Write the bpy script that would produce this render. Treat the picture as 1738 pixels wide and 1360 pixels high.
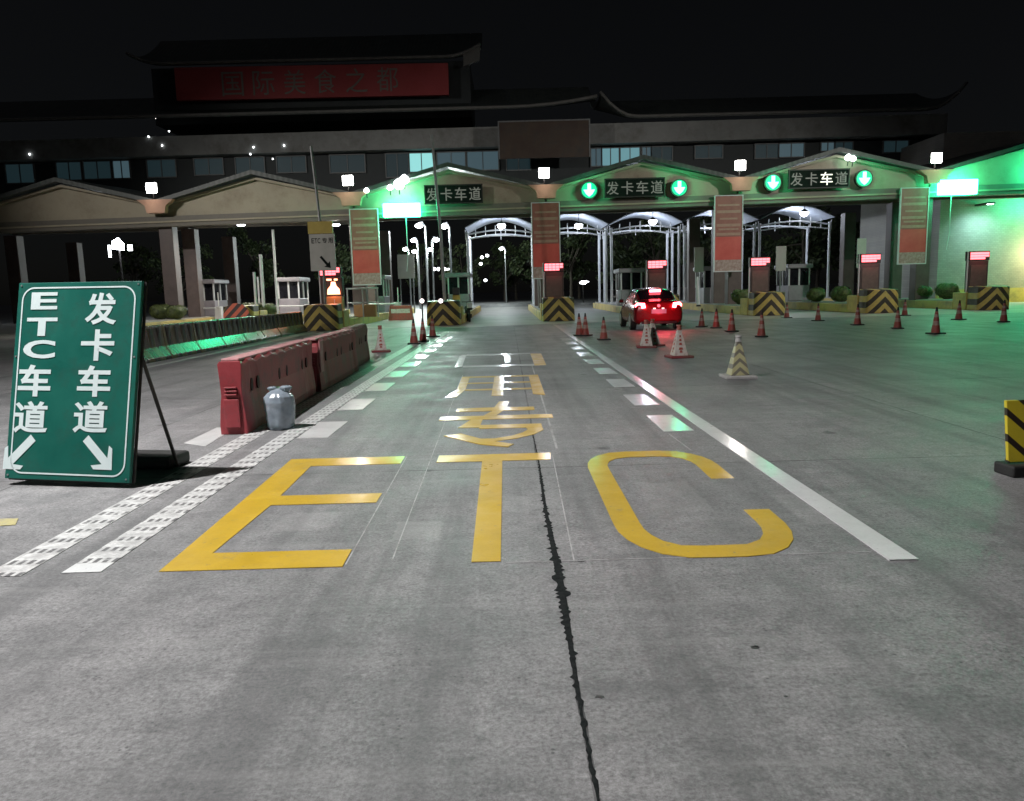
import bpy, bmesh, math, random
import numpy as np
from mathutils import Vector, Matrix
R = math.radians
random.seed(7)
for o in list(bpy.data.objects):
    bpy.data.objects.remove(o)
SC = bpy.context.scene
COL = SC.collection

# ------------------------------------------------------------------ camera
FPX, W0, H0, CAMZ = 1300.0, 1738.0, 1360.0, 1.5
VPX, VPY, ROLL = 862.0, 495.0, R(1.5)
_y = Vector(((VPX - W0/2)/FPX, -(VPY - H0/2)/FPX, -1)).normalized()   # road direction in camera space
_u = Vector((-math.sin(ROLL), math.cos(ROLL), 0))
_u.z = -(_u.dot(_y))/_y.z
_z = _u.normalized()
_x = _y.cross(_z)
CAMR = Matrix((_x, _y, _z))
cam = bpy.data.cameras.new('camera')
cam.sensor_fit = 'HORIZONTAL'; cam.sensor_width = 36.0; cam.lens = FPX/W0*36.0
cam.clip_start = 0.05; cam.clip_end = 3000
camo = bpy.data.objects.new('camera', cam); COL.objects.link(camo)
camo.matrix_world = Matrix.Translation((0, 0, CAMZ)) @ CAMR.to_4x4()
SC.camera = camo

def at(px, py, Y):                       # surveyed point: photo position + real distance along the road
    d = CAMR @ Vector(((px - W0/2)/FPX, -(py - H0/2)/FPX, -1))
    t = Y/d.y
    return Vector((d.x*t, Y, d.z*t + CAMZ))

# ------------------------------------------------------------------ world, sun, exposure
SC.view_settings.view_transform = 'Standard'
SC.view_settings.look = 'None'
SC.view_settings.gamma = 1.0
SC.view_settings.exposure = 0.0
SC.view_settings.use_curve_mapping = False
SUN_EL, SUN_AZ = R(62), R(-110)          # azimuth from +Y towards +X
wd = bpy.data.worlds.new('World'); SC.world = wd; wd.use_nodes = True
nt = wd.node_tree; nt.nodes.clear()
sky = nt.nodes.new('ShaderNodeTexSky'); sky.sky_type = 'NISHITA'; sky.sun_disc = False
sky.sun_elevation = SUN_EL; sky.sun_rotation = SUN_AZ
hs = nt.nodes.new('ShaderNodeHueSaturation'); hs.inputs['Saturation'].default_value = 0.35
bg = nt.nodes.new('ShaderNodeBackground'); bg.inputs['Strength'].default_value = 0.0009
wo = nt.nodes.new('ShaderNodeOutputWorld')
nt.links.new(sky.outputs[0], hs.inputs['Color']); nt.links.new(hs.outputs[0], bg.inputs['Color'])
nt.links.new(bg.outputs[0], wo.inputs['Surface'])
sl = bpy.data.lights.new('sun', 'SUN'); sl.energy = 0.03; sl.angle = R(3); sl.color = (0.95, 0.93, 1.0)
so = bpy.data.objects.new('sun', sl); COL.objects.link(so)
sd = Vector((math.sin(SUN_AZ)*math.cos(SUN_EL), math.cos(SUN_AZ)*math.cos(SUN_EL), math.sin(SUN_EL)))
so.rotation_euler = sd.to_track_quat('Z', 'Y').to_euler(); so.location = (0, 0, 60)

# ------------------------------------------------------------------ materials
def nodes(name):
    m = bpy.data.materials.new(name); m.use_nodes = True
    n = m.node_tree; b = n.nodes['Principled BSDF']
    return m, n, b
def L(n, a, b): n.links.new(a, b)
def coord(n, scale=(1, 1, 1)):
    tc = n.nodes.new('ShaderNodeTexCoord'); mp = n.nodes.new('ShaderNodeMapping')
    mp.inputs['Scale'].default_value = scale
    L(n, tc.outputs['Object'], mp.inputs['Vector']); return mp.outputs[0]
def noise(n, vec, sc, det=4, rough=0.6):
    t = n.nodes.new('ShaderNodeTexNoise'); t.inputs['Scale'].default_value = sc
    t.inputs['Detail'].default_value = det; t.inputs['Roughness'].default_value = rough
    L(n, vec, t.inputs['Vector']); return t.outputs['Fac']
def ramp(n, fac, stops):
    r = n.nodes.new('ShaderNodeValToRGB'); e = r.color_ramp.elements
    while len(e) < len(stops): e.new(0.5)
    for el, (p, c) in zip(e, stops):
        el.position = p; el.color = (c[0], c[1], c[2], 1) if isinstance(c, tuple) else (c, c, c, 1)
    L(n, fac, r.inputs['Fac']); return r.outputs['Color']
def mixc(n, fac, a, b, mode='MIX'):
    x = n.nodes.new('ShaderNodeMix'); x.data_type = 'RGBA'; x.blend_type = mode
    for s, v in ((x.inputs['Factor'], fac), (x.inputs['A'], a), (x.inputs['B'], b)):
        if hasattr(v, 'is_linked'): L(n, v, s)
        elif isinstance(v, tuple): s.default_value = (*v, 1)
        else: s.default_value = v
    return x.outputs['Result']
def math_(n, op, a, b=0.0, c=None):
    x = n.nodes.new('ShaderNodeMath'); x.operation = op
    for s, v in zip(x.inputs, (a, b) if c is None else (a, b, c)):
        if hasattr(v, 'is_linked'): L(n, v, s)
        else: s.default_value = v
    return x.outputs[0]
def bump(n, b, h, strength=0.3, dist=0.01):
    k = n.nodes.new('ShaderNodeBump'); k.inputs['Strength'].default_value = strength
    k.inputs['Distance'].default_value = dist
    L(n, h, k.inputs['Height']); L(n, k.outputs[0], b.inputs['Normal'])
def worn(name, c1, c2, rough=0.6, sc=3.0, metal=0.0, bmp=0.15, dirt=None, dsc=1.2):
    m, n, b = nodes(name)
    v = coord(n)
    f = noise(n, v, sc, 6, 0.65)
    c = ramp(n, f, [(0.3, c1), (0.7, c2)])
    if dirt:
        f2 = noise(n, v, dsc, 7, 0.75)
        c = mixc(n, ramp(n, f2, [(0.48, 0.0), (0.68, 0.9)]), c, dirt)
    L(n, c, b.inputs['Base Color'])
    b.inputs['Metallic'].default_value = metal
    rr = math_(n, 'MULTIPLY_ADD', f, 0.25, rough - 0.12)
    L(n, rr, b.inputs['Roughness'])
    if bmp: bump(n, b, noise(n, v, sc*12, 3), bmp, 0.01)
    return m
def emit(name, col, st):
    m, n, b = nodes(name)
    b.inputs['Base Color'].default_value = (0.02, 0.02, 0.02, 1)
    b.inputs['Emission Color'].default_value = (*col, 1)
    b.inputs['Emission Strength'].default_value = st
    return m

def ground_mat():
    m, n, b = nodes('plaza concrete')
    v = coord(n)
    sep = n.nodes.new('ShaderNodeSeparateXYZ'); L(n, v, sep.inputs[0])
    x, y = sep.outputs[0], sep.outputs[1]
    big = noise(n, v, 0.35, 5, 0.6)
    c = ramp(n, big, [(0.3, (0.225, 0.23, 0.232)), (0.5, (0.285, 0.285, 0.288)), (0.7, (0.33, 0.318, 0.325))])
    med = noise(n, v, 2.6, 6, 0.7)
    c = mixc(n, ramp(n, med, [(0.36, 0.55), (0.62, 0.0)]), c, (0.14, 0.142, 0.145))
    md2 = noise(n, v, 9.0, 6, 0.75)
    c = mixc(n, ramp(n, md2, [(0.36, 0.5), (0.52, 0.0)]), c, (0.12, 0.122, 0.125))
    md3 = noise(n, v, 22.0, 5, 0.75)
    c = mixc(n, ramp(n, md3, [(0.56, 0.0), (0.74, 0.5)]), c, (0.40, 0.40, 0.40))
    fine = noise(n, v, 48, 5, 0.85)
    c = mixc(n, 0.56, c, ramp(n, fine, [(0.32, 0.02), (0.5, 0.5), (0.68, 0.98)]), 'OVERLAY')
    vg = n.nodes.new('ShaderNodeTexVoronoi'); vg.inputs['Scale'].default_value = 26.0; L(n, v, vg.inputs['Vector'])
    c = mixc(n, math_(n, 'MULTIPLY', ramp(n, vg.outputs['Distance'], [(0.10, 0.8), (0.22, 0.0)]), ramp(n, noise(n, v, 3.3, 4), [(0.5, 0.0), (0.62, 1.0)])), c, (0.07, 0.072, 0.075))
    # long soft streaks where tyres run (stretched along the lane)
    vs = coord(n, (1.6, 0.09, 1)); st = noise(n, vs, 1.5, 5, 0.6)
    c = mixc(n, ramp(n, st, [(0.50, 0.0), (0.66, 0.55)]), c, (0.11, 0.112, 0.115))
    # rubbered wheel tracks of the lane
    for cx_ in (-1.05, 0.72):
        tx = math_(n, 'ABSOLUTE', math_(n, 'SUBTRACT', math_(n, 'ADD', x, math_(n, 'MULTIPLY', math_(n, 'SUBTRACT', noise(n, coord(n, (0.3, 0.12, 1)), 1.0, 3), 0.5), 0.5)), cx_))
        tr_ = math_(n, 'MULTIPLY', ramp(n, tx, [(0.05, 1.0), (0.26, 0.0)]), ramp(n, noise(n, coord(n, (5.0, 0.35, 1)), 1.5, 6, .7), [(0.38, 0.0), (0.62, 0.42)]))
        c = mixc(n, tr_, c, (0.085, 0.087, 0.09))
    # cross-lane brushed streaks and pale worn patches
    vt = coord(n, (0.35, 5.0, 1)); sx = noise(n, vt, 1.4, 5, 0.6)
    c = mixc(n, ramp(n, sx, [(0.55, 0.0), (0.75, 0.28)]), c, (0.38, 0.38, 0.375))
    # dark band along the centre of the lane further ahead
    ax = math_(n, 'ABSOLUTE', math_(n, 'SUBTRACT', x, -0.1))
    lane = math_(n, 'MULTIPLY', ramp(n, math_(n, 'DIVIDE', ax, 3.0), [(0.1, 1.0), (0.5, 0.0)]),
                 ramp(n, math_(n, 'DIVIDE', y, 40.0), [(0.2, 0.0), (0.55, 0.75)]))
    c = mixc(n, lane, c, (0.12, 0.115, 0.115))
    # every slab has its own tone
    wn = n.nodes.new('ShaderNodeTexWhiteNoise'); wn.noise_dimensions = '2D'
    cb = n.nodes.new('ShaderNodeCombineXYZ')
    L(n, math_(n, 'FLOOR', math_(n, 'DIVIDE', math_(n, 'SUBTRACT', x, 0.225), 4.4)), cb.inputs[0])
    L(n, math_(n, 'FLOOR', math_(n, 'DIVIDE', math_(n, 'SUBTRACT', y, 6.42), 5.2)), cb.inputs[1])
    L(n, cb.outputs[0], wn.inputs['Vector'])
    c = mixc(n, 1.0, c, ramp(n, wn.outputs['Value'], [(0.0, (0.80, 0.81, 0.82)), (1.0, (1.0, 0.99, 0.98))]), 'MULTIPLY')
    # old oil and water stains
    for sx_, sy_, rx_, ry_, am in ((0.42, 2.72, 0.34, 0.16, 0.55), (-1.15, 2.55, 0.5, 0.12, 0.3), (0.9, 3.4, 0.5, 0.25, 0.2), (-0.45, 3.2, 0.14, 0.5, 0.32), (-0.75, 5.0, 0.12, 0.9, 0.35), (2.9, 9.5, 0.8, 1.6, 0.3), (5.2, 13.5, 1.6, 0.9, 0.35), (-5.2, 11.5, 1.2, 2.5, 0.35), (1.6, 2.5, 0.4, 0.2, 0.3)):
        dx_ = math_(n, 'DIVIDE', math_(n, 'SUBTRACT', x, sx_), rx_); dy_ = math_(n, 'DIVIDE', math_(n, 'SUBTRACT', y, sy_), ry_)
        rr2 = math_(n, 'ADD', math_(n, 'ADD', math_(n, 'MULTIPLY', dx_, dx_), math_(n, 'MULTIPLY', dy_, dy_)), math_(n, 'MULTIPLY', noise(n, v, 5, 4), 1.1))
        c = mixc(n, ramp(n, rr2, [(0.45, am), (1.0, 0.0)]), c, (0.09, 0.092, 0.095))
    # paler scoured patches around the lettering
    for sx_, sy_, rx_, ry_, am in ((-0.62, 4.75, 0.22, 0.28, 0.2), (0.02, 5.3, 0.16, 0.3, 0.14), (-1.4, 5.0, 0.3, 0.3, 0.14), (1.15, 5.4, 0.3, 0.6, 0.12), (2.05, 5.0, 0.3, 0.5, 0.15)):
        dx_ = math_(n, 'ABSOLUTE', math_(n, 'DIVIDE', math_(n, 'SUBTRACT', x, sx_), rx_)); dy_ = math_(n, 'ABSOLUTE', math_(n, 'DIVIDE', math_(n, 'SUBTRACT', y, sy_), ry_))
        bx = math_(n, 'ADD', math_(n, 'MAXIMUM', dx_, dy_), math_(n, 'MULTIPLY', noise(n, v, 8, 4), 0.6))
        c = mixc(n, ramp(n, bx, [(0.95, am), (1.25, 0.0)]), c, (0.46, 0.455, 0.45))
    # spots
    vo = n.nodes.new('ShaderNodeTexVoronoi'); vo.inputs['Scale'].default_value = 0.9
    L(n, mixc(n, 0.10, v, noise(n, v, 9, 3)), vo.inputs['Vector'])
    c = mixc(n, ramp(n, vo.outputs['Distance'], [(0.035, 0.75), (0.075, 0.0)]), c, (0.06, 0.06, 0.062))
    # sawn slab joints
    wob = math_(n, 'MULTIPLY', math_(n, 'SUBTRACT', noise(n, v, 3.0, 4), 0.5), 0.03)
    def joint(val, pos, per, w):
        t = math_(n, 'SUBTRACT', math_(n, 'ADD', val, wob), pos)
        t = math_(n, 'ABSOLUTE', math_(n, 'SUBTRACT', math_(n, 'FRACT', math_(n, 'ADD', math_(n, 'DIVIDE', t, per), 0.5)), 0.5))
        return math_(n, 'LESS_THAN', math_(n, 'MULTIPLY', t, per), w)
    j = math_(n, 'MAXIMUM', joint(y, 6.42, 5.2, 0.010), joint(x, 0.225, 4.4, 0.010))
    jf = math_(n, 'MULTIPLY', j, ramp(n, noise(n, v, 1.1, 3), [(0.35, 0.25), (0.6, 0.9)]))
    c = mixc(n, jf, c, (0.045, 0.045, 0.047))
    L(n, c, b.inputs['Base Color'])
    rg = ramp(n, noise(n, v, 1.3, 5), [(0.3, 0.42), (0.7, 0.66)])
    L(n, rg, b.inputs['Roughness'])
    b.inputs['Specular IOR Level'].default_value = 0.35
    hgt = math_(n, 'SUBTRACT', math_(n, 'ADD', fine, math_(n, 'MULTIPLY', med, 0.6)), j)
    bump(n, b, hgt, 0.45, 0.008)
    return m

def paint_mat(name, col, dark, wear=0.55, rough=0.35):
    m, n, b = nodes(name)
    v = coord(n)
    f = noise(n, v, 4, 8, 0.75); g = noise(n, v, 60, 3, 0.7)
    c = mixc(n, ramp(n, g, [(0.35, 0.35), (0.6, 0.0)]), col, dark)
    c = mixc(n, ramp(n, noise(n, v, 1.7, 5, .7), [(0.40, 0.0), (0.68, 0.30)]), c, tuple(q*0.55 for q in dark))
    c = mixc(n, ramp(n, f, [(wear, 0.0), (wear + 0.12, 0.8)]), c, (0.22, 0.21, 0.2))
    ch = noise(n, v, 22, 6, .8)
    c = mixc(n, ramp(n, ch, [(0.62, 0.0), (0.68, 0.8)]), c, (0.2, 0.195, 0.19))
    L(n, c, b.inputs['Base Color'])
    L(n, ramp(n, noise(n, v, 3, 4), [(0.3, rough - 0.08), (0.7, rough + 0.2)]), b.inputs['Roughness'])
    bump(n, b, g, 0.22, 0.003)
    if rough < 0.5:
        b.inputs['Coat Weight'].default_value = 0.9 if 'white' in name else 0.5; b.inputs['Coat Roughness'].default_value = 0.16
    return m
def rumble_mat():
    m, n, b = nodes('ribbed white paint')
    v = coord(n); sep = n.nodes.new('ShaderNodeSeparateXYZ'); L(n, v, sep.inputs[0])
    fy = math_(n, 'FRACT', math_(n, 'DIVIDE', sep.outputs[1], 0.20))
    fx = math_(n, 'FRACT', math_(n, 'DIVIDE', sep.outputs[0], 0.055))
    row = math_(n, 'MULTIPLY', math_(n, 'GREATER_THAN', fy, 0.42), math_(n, 'LESS_THAN', fy, 0.80))
    slot = math_(n, 'MULTIPLY', math_(n, 'GREATER_THAN', fx, 0.28), math_(n, 'LESS_THAN', fx, 0.82))
    hole = math_(n, 'MULTIPLY', row, slot)
    hole = math_(n, 'MULTIPLY', hole, ramp(n, noise(n, v, 14, 4), [(0.30, 0.0), (0.48, 1.0)]))
    w = mixc(n, ramp(n, noise(n, v, 9, 6, .8), [(0.42, 0.75), (0.62, 0.0)]), (0.66, 0.67, 0.66), (0.30, 0.30, 0.30))
    c = mixc(n, hole, w, (0.13, 0.13, 0.132))
    L(n, c, b.inputs['Base Color']); b.inputs['Roughness'].default_value = 0.45
    bump(n, b, math_(n, 'SUBTRACT', 1.0, hole), 0.5, 0.004)
    return m
def chevron_mat(name, c1, c2, slope=1.1, per=0.46, duty=0.5, apex=1.0, off=0.0, dirt=0.5):
    """bands in an upside-down V over the object's own x,z"""
    m, n, b = nodes(name)
    v = coord(n); sep = n.nodes.new('ShaderNodeSeparateXYZ'); L(n, v, sep.inputs[0])
    ax = math_(n, 'ABSOLUTE', sep.outputs[0]) if apex else sep.outputs[0]
    t = math_(n, 'ADD', math_(n, 'MULTIPLY', ax, slope), math_(n, 'ADD', sep.outputs[2], off))
    s = math_(n, 'LESS_THAN', math_(n, 'FRACT', math_(n, 'DIVIDE', math_(n, 'ADD', t, 10.0), per)), duty)
    c = mixc(n, s, c1, c2)
    c = mixc(n, ramp(n, noise(n, v, 3.5, 7, .75), [(0.45, 0.0), (0.75, dirt)]), c, (0.10, 0.085, 0.06))
    L(n, c, b.inputs['Base Color']); b.inputs['Roughness'].default_value = 0.5
    return m
def tile_mat():
    m, n, b = nodes('dark roof tiles')
    v = coord(n); sep = n.nodes.new('ShaderNodeSeparateXYZ'); L(n, v, sep.inputs[0])
    s = math_(n, 'SINE', math_(n, 'MULTIPLY', sep.outputs[0], 22.0))
    c = ramp(n, noise(n, v, 2, 6), [(0.3, (0.035, 0.045, 0.042)), (0.7, (0.075, 0.085, 0.08))])
    L(n, c, b.inputs['Base Color']); b.inputs['Roughness'].default_value = 0.5
    bump(n, b, s, 0.12, 0.02)
    return m
def wall_tile_mat():
    m, n, b = nodes('grey wall tiles')
    v = coord(n, (1, 1, 1)); mp = n.nodes.new('ShaderNodeMapping'); mp.inputs['Rotation'].default_value = (R(90), 0, 0)
    L(n, v, mp.inputs['Vector'])
    br = n.nodes.new('ShaderNodeTexBrick'); br.inputs['Scale'].default_value = 2.2
    br.inputs['Color1'].default_value = (0.30, 0.29, 0.27, 1); br.inputs['Color2'].default_value = (0.36, 0.34, 0.31, 1)
    br.inputs['Mortar'].default_value = (0.20, 0.20, 0.19, 1); br.inputs['Mortar Size'].default_value = 0.012
    L(n, mp.outputs[0], br.inputs['Vector'])
    c = mixc(n, ramp(n, noise(n, v, 0.9, 6), [(0.4, 0.0), (0.75, 0.5)]), br.outputs['Color'], (0.2, 0.19, 0.17))
    L(n, c, b.inputs['Base Color']); b.inputs['Roughness'].default_value = 0.45
    return m
def leaf_mat(name, c1, c2):
    m, n, b = nodes(name)
    g = n.nodes.new('ShaderNodeNewGeometry')
    c = ramp(n, g.outputs['Random Per Island'], [(0.0, c1), (1.0, c2)])
    L(n, c, b.inputs['Base Color']); b.inputs['Roughness'].default_value = 0.55
    return m
def barrier_mat():
    m, n, b = nodes('dirty striped barrier paint')
    v = coord(n); sep = n.nodes.new('ShaderNodeSeparateXYZ'); L(n, v, sep.inputs[0])
    t = math_(n, 'ADD', sep.outputs[1], math_(n, 'MULTIPLY', math_(n, 'MINIMUM', sep.outputs[2], 0.42), 0.5))
    s = math_(n, 'LESS_THAN', math_(n, 'FRACT', math_(n, 'DIVIDE', t, 0.62)), 0.5)
    c = mixc(n, s, (0.022, 0.022, 0.018), (0.115, 0.10, 0.05))
    c = mixc(n, ramp(n, noise(n, v, 2.5, 7, .75), [(0.42, 0.0), (0.7, 0.75)]), c, (0.06, 0.05, 0.035))
    L(n, c, b.inputs['Base Color']); b.inputs['Roughness'].default_value = 0.24
    return m
def translucent_mat():
    m, n, b = nodes('thin plastic film')
    v = coord(n)
    L(n, ramp(n, noise(n, v, 7, 5), [(0.3, (0.24, 0.30, 0.36)), (0.75, (0.46, 0.53, 0.60))]), b.inputs['Base Color'])
    b.inputs['Roughness'].default_value = 0.22
    b.inputs['Transmission Weight'].default_value = 0.35
    bump(n, b, noise(n, coord(n, (1, 1, 0.3)), 18, 4, .6), 0.35, 0.02)
    return m

M = {}
M['ground'] = ground_mat()
M['apron'] = worn('apron concrete', (0.30, 0.295, 0.28), (0.40, 0.385, 0.36), 0.5, 0.8, 0, 0.2, (0.2, 0.19, 0.18), 0.5)
M['white_paint'] = paint_mat('white road paint', (0.80, 0.81, 0.81), (0.66, 0.66, 0.66), 0.63)
M['yellow_paint'] = paint_mat('yellow road paint', (0.62, 0.41, 0.03), (0.52, 0.33, 0.035), 0.60)
M['faded_yellow'] = paint_mat('faded yellow paint', (0.40, 0.36, 0.16), (0.28, 0.26, 0.16), 0.5, 0.6)
M['chalk'] = paint_mat('chalk', (0.46, 0.46, 0.46), (0.28, 0.28, 0.28), 0.47, 0.7)
M['rumble'] = rumble_mat()
M['tar'] = worn('tar', (0.006, 0.008, 0.009), (0.030, 0.033, 0.033), 0.9, 30, 0, 0.6)
M['tar'].node_tree.nodes['Principled BSDF'].inputs['Specular IOR Level'].default_value = 0.08
M['stain'] = worn('dark oil', (0.03, 0.03, 0.032), (0.07, 0.07, 0.07), 0.5, 20, 0, 0.3)
M['sign_green'] = worn('green sheeting', (0.005, 0.095, 0.073), (0.009, 0.13, 0.098), 0.40, 2.2, 0, 0.10, (0.02, 0.085, 0.068), 3.5)
M['sign_white'] = worn('white sheeting', (0.60, 0.72, 0.72), (0.68, 0.78, 0.78), 0.45, 6, 0, 0.03)
M['shelter_roof'] = worn('milky roof sheet', (0.34, 0.37, 0.42), (0.42, 0.45, 0.50), 0.5, 2)
M['red_lit_chev'] = chevron_mat('red lit bands', (0.62, 0.13, 0.07), (0.05, 0.03, 0.03), -1.0, 0.5, 0.5, 0, 0.1, 0.3)  # red light falling on the nose, put into the band colour
M['dark_metal'] = worn('dark steel', (0.02, 0.018, 0.018), (0.05, 0.045, 0.042), 0.55, 8, 0.3)
M['grey_metal'] = worn('grey steel', (0.20, 0.21, 0.21), (0.30, 0.31, 0.31), 0.45, 6, 0.4)
M['white_metal'] = worn('white painted steel', (0.55, 0.56, 0.58), (0.66, 0.67, 0.68), 0.42, 4, 0.0)
M['red_plastic'] = worn('faded red plastic', (0.25, 0.028, 0.036), (0.35, 0.055, 0.065), 0.5, 2.5, 0, 0.25, (0.10, 0.05, 0.05), 1.8)
M['red_dirty'] = worn('muddy red plastic', (0.19, 0.030, 0.036), (0.28, 0.055, 0.06), 0.6, 3, 0, 0.3, (0.11, 0.08, 0.06), 2.4)
M['red_brown'] = worn('browned red plastic', (0.11, 0.035, 0.03), (0.17, 0.06, 0.045), 0.6, 3, 0, 0.3, (0.10, 0.09, 0.055), 2.4)
M['red_pale'] = worn('scuffed pale red', (0.38, 0.14, 0.15), (0.50, 0.32, 0.32), 0.6, 6, 0, 0.3, (0.2, 0.05, 0.055), 3)
M['hole'] = worn('dark slot', (0.03, 0.006, 0.008), (0.05, 0.01, 0.012), 0.7, 4)
M['barrier'] = barrier_mat()
M['film'] = translucent_mat()
M['yellow_wall'] = worn('yellow kerb paint', (0.50, 0.36, 0.09), (0.60, 0.46, 0.15), 0.55, 1.4, 0, 0.2, (0.26, 0.20, 0.10), 1.0)
M['chev'] = chevron_mat('black and yellow chevrons', (0.52, 0.40, 0.10), (0.028, 0.022, 0.012), 1.05, 0.56, 0.50, 1, 0.12, 0.65)
M['trestle'] = chevron_mat('black and yellow bands', (0.62, 0.50, 0.03), (0.03, 0.02, 0.015), 0.95, 0.215, 0.30, 0, 0.03, 0.25)
M['conechev'] = chevron_mat('faded cone chevrons', (0.42, 0.40, 0.22), (0.16, 0.15, 0.12), 0.9, 0.145, 0.42, 1, 0.02, 0.5)
M['cone_red'] = worn('cone red', (0.28, 0.05, 0.04), (0.38, 0.09, 0.065), 0.5, 8, 0, 0.1, (0.16, 0.09, 0.07), 5)
M['cone_band'] = worn('grubby cone band', (0.34, 0.22, 0.18), (0.44, 0.30, 0.25), 0.4, 9, 0, 0.05, (0.22, 0.12, 0.10), 6)
M['cone_white'] = worn('cone band', (0.48, 0.44, 0.40), (0.62, 0.58, 0.53), 0.4, 9, 0, 0.05, (0.3, 0.2, 0.17), 6)
M['rubber'] = worn('black rubber', (0.012, 0.012, 0.012), (0.03, 0.03, 0.03), 0.6, 8)
M['base_grey'] = worn('grey rubber', (0.34, 0.33, 0.32), (0.46, 0.45, 0.44), 0.7, 6)
M['cream'] = worn('cream gable', (0.34, 0.30, 0.22), (0.42, 0.37, 0.27), 0.6, 1.2, 0, 0.1, (0.25, 0.21, 0.15), 0.6)
M['beam'] = worn('brown beam', (0.13, 0.12, 0.10), (0.19, 0.17, 0.14), 0.6, 1.2)
M['pillar'] = worn('brown pillar tile', (0.075, 0.052, 0.048), (0.12, 0.085, 0.078), 0.5, 2.0)
M['cap'] = worn('terracotta cap', (0.42, 0.24, 0.17), (0.52, 0.32, 0.22), 0.6, 2.0)
M['tile'] = tile_mat()
M['concrete'] = worn('weathered concrete', (0.25, 0.26, 0.25), (0.33, 0.335, 0.325), 0.75, 0.8, 0, 0.1, (0.17, 0.165, 0.15), 0.5)
M['facade'] = worn('dark facade', (0.028, 0.036, 0.038), (0.048, 0.058, 0.06), 0.6, 0.7)
M['eave'] = worn('grey eave edge', (0.13, 0.13, 0.12), (0.20, 0.198, 0.185), 0.6, 2)
M['sign_red'] = worn('faded red sign cloth', (0.34, 0.045, 0.05), (0.44, 0.07, 0.07), 0.6, 0.5, 0, 0.05, (0.28, 0.03, 0.03), 0.25)
M['letter_dull'] = worn('dull letter face', (0.17, 0.15, 0.13), (0.24, 0.22, 0.19), 0.5, 3)
M['panel_brown'] = worn('dim brown board', (0.06, 0.036, 0.03), (0.10, 0.075, 0.05), 0.6, 0.8, 0, 0.05, (0.06, 0.055, 0.05), 0.7)
M['plate'] = worn('black sign plate', (0.008, 0.011, 0.010), (0.014, 0.018, 0.016), 0.85, 3)
M['plate'].node_tree.nodes['Principled BSDF'].inputs['Specular IOR Level'].default_value = 0.1
M['frame'] = worn('window frame', (0.16, 0.17, 0.17), (0.22, 0.23, 0.23), 0.5, 3)
M['walltile'] = wall_tile_mat()
M['poster_top'] = worn('poster brown', (0.25, 0.085, 0.065), (0.34, 0.13, 0.10), 0.4, 2)
M['poster_red'] = worn('poster red', (0.52, 0.07, 0.055), (0.62, 0.11, 0.085), 0.4, 1.5)
M['poster_foot'] = worn('poster picture', (0.25, 0.14, 0.12), (0.50, 0.40, 0.36), 0.4, 7)
M['poster_band'] = worn('poster lines', (0.33, 0.19, 0.14), (0.42, 0.25, 0.19), 0.4, 6)
M['booth'] = worn('booth steel', (0.24, 0.22, 0.25), (0.34, 0.32, 0.35), 0.4, 2)
M['glass'] = worn('dark glass', (0.01, 0.01, 0.014), (0.02, 0.02, 0.025), 0.12, 2, 0, 0)
M['cabinet'] = worn('dark display', (0.045, 0.032, 0.03), (0.07, 0.05, 0.045), 0.4, 4)
M['cabinet_face'] = worn('display window', (0.10, 0.075, 0.065), (0.15, 0.11, 0.09), 0.35, 5)
M['shrub'] = leaf_mat('clipped shrub leaves', (0.035, 0.055, 0.015), (0.12, 0.15, 0.04))
M['leaf'] = leaf_mat('tree leaves', (0.025, 0.045, 0.018), (0.10, 0.13, 0.05))
M['bark'] = worn('bark', (0.07, 0.055, 0.04), (0.12, 0.10, 0.08), 0.8, 5)
M['car'] = worn('red car paint', (0.17, 0.008, 0.013), (0.20, 0.010, 0.016), 0.22, 3, 0.15, 0)
M['car_black'] = worn('black trim', (0.012, 0.011, 0.012), (0.02, 0.02, 0.02), 0.5, 6)
M['rim'] = worn('alloy', (0.42, 0.41, 0.40), (0.52, 0.51, 0.50), 0.3, 4, 0.8)
M['licence'] = worn('licence plate', (0.22, 0.26, 0.34), (0.28, 0.32, 0.40), 0.4, 4)
M['yellow_box'] = worn('yellow box', (0.46, 0.34, 0.07), (0.54, 0.42, 0.10), 0.5, 3)
M['pale_board'] = worn('pale board', (0.42, 0.42, 0.38), (0.52, 0.51, 0.47), 0.5, 2)
M['orange_box'] = worn('orange box', (0.38, 0.20, 0.08), (0.46, 0.26, 0.11), 0.5, 3)
# things that give off light
E = {}
E['white'] = emit('lamp white', (1.0, 0.97, 0.93), 30)
E['cool'] = emit('lamp cool white', (0.86, 0.92, 1.0), 26)
E['small'] = emit('small far lamp', (0.92, 0.97, 1.0), 9)
E['green_led'] = emit('green led glow', (0.045, 1.0, 0.42), 32)
E['green_arrow'] = emit('green arrow led', (0.10, 1.0, 0.45), 12)
E['green_halo'] = emit('green halo disc', (0.0, 1.0, 0.38), 0.9)  # glowing disc standing in for the green halo around the arrow
E['red_led'] = emit('red led rows', (1.0, 0.13, 0.15), 4.5)
E['house'] = emit('lane signal', (1.0, 0.30, 0.16), 7)
E['tail'] = emit('brake lamp', (1.0, 0.06, 0.08), 40)
E['tail_low'] = emit('plate lamp', (1.0, 0.62, 0.62), 2.2)
E['win_bright'] = emit('lit window bright', (0.36, 0.86, 0.84), 0.85)
E['win_mid'] = emit('lit window cyan', (0.30, 0.66, 0.74), 0.42)
E['win_dim'] = emit('lit window dim', (0.35, 0.60, 0.72), 0.13)
E['win_faint'] = emit('lit window faint', (0.20, 0.42, 0.50), 0.045)
E['led_text'] = emit('faint glow letters', (0.80, 0.85, 0.72), 0.17)  # unlit letters given a faint glow of their own
E['led_text_b'] = emit('lit letter', (1.0, 1.0, 0.85), 1.5)

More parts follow.
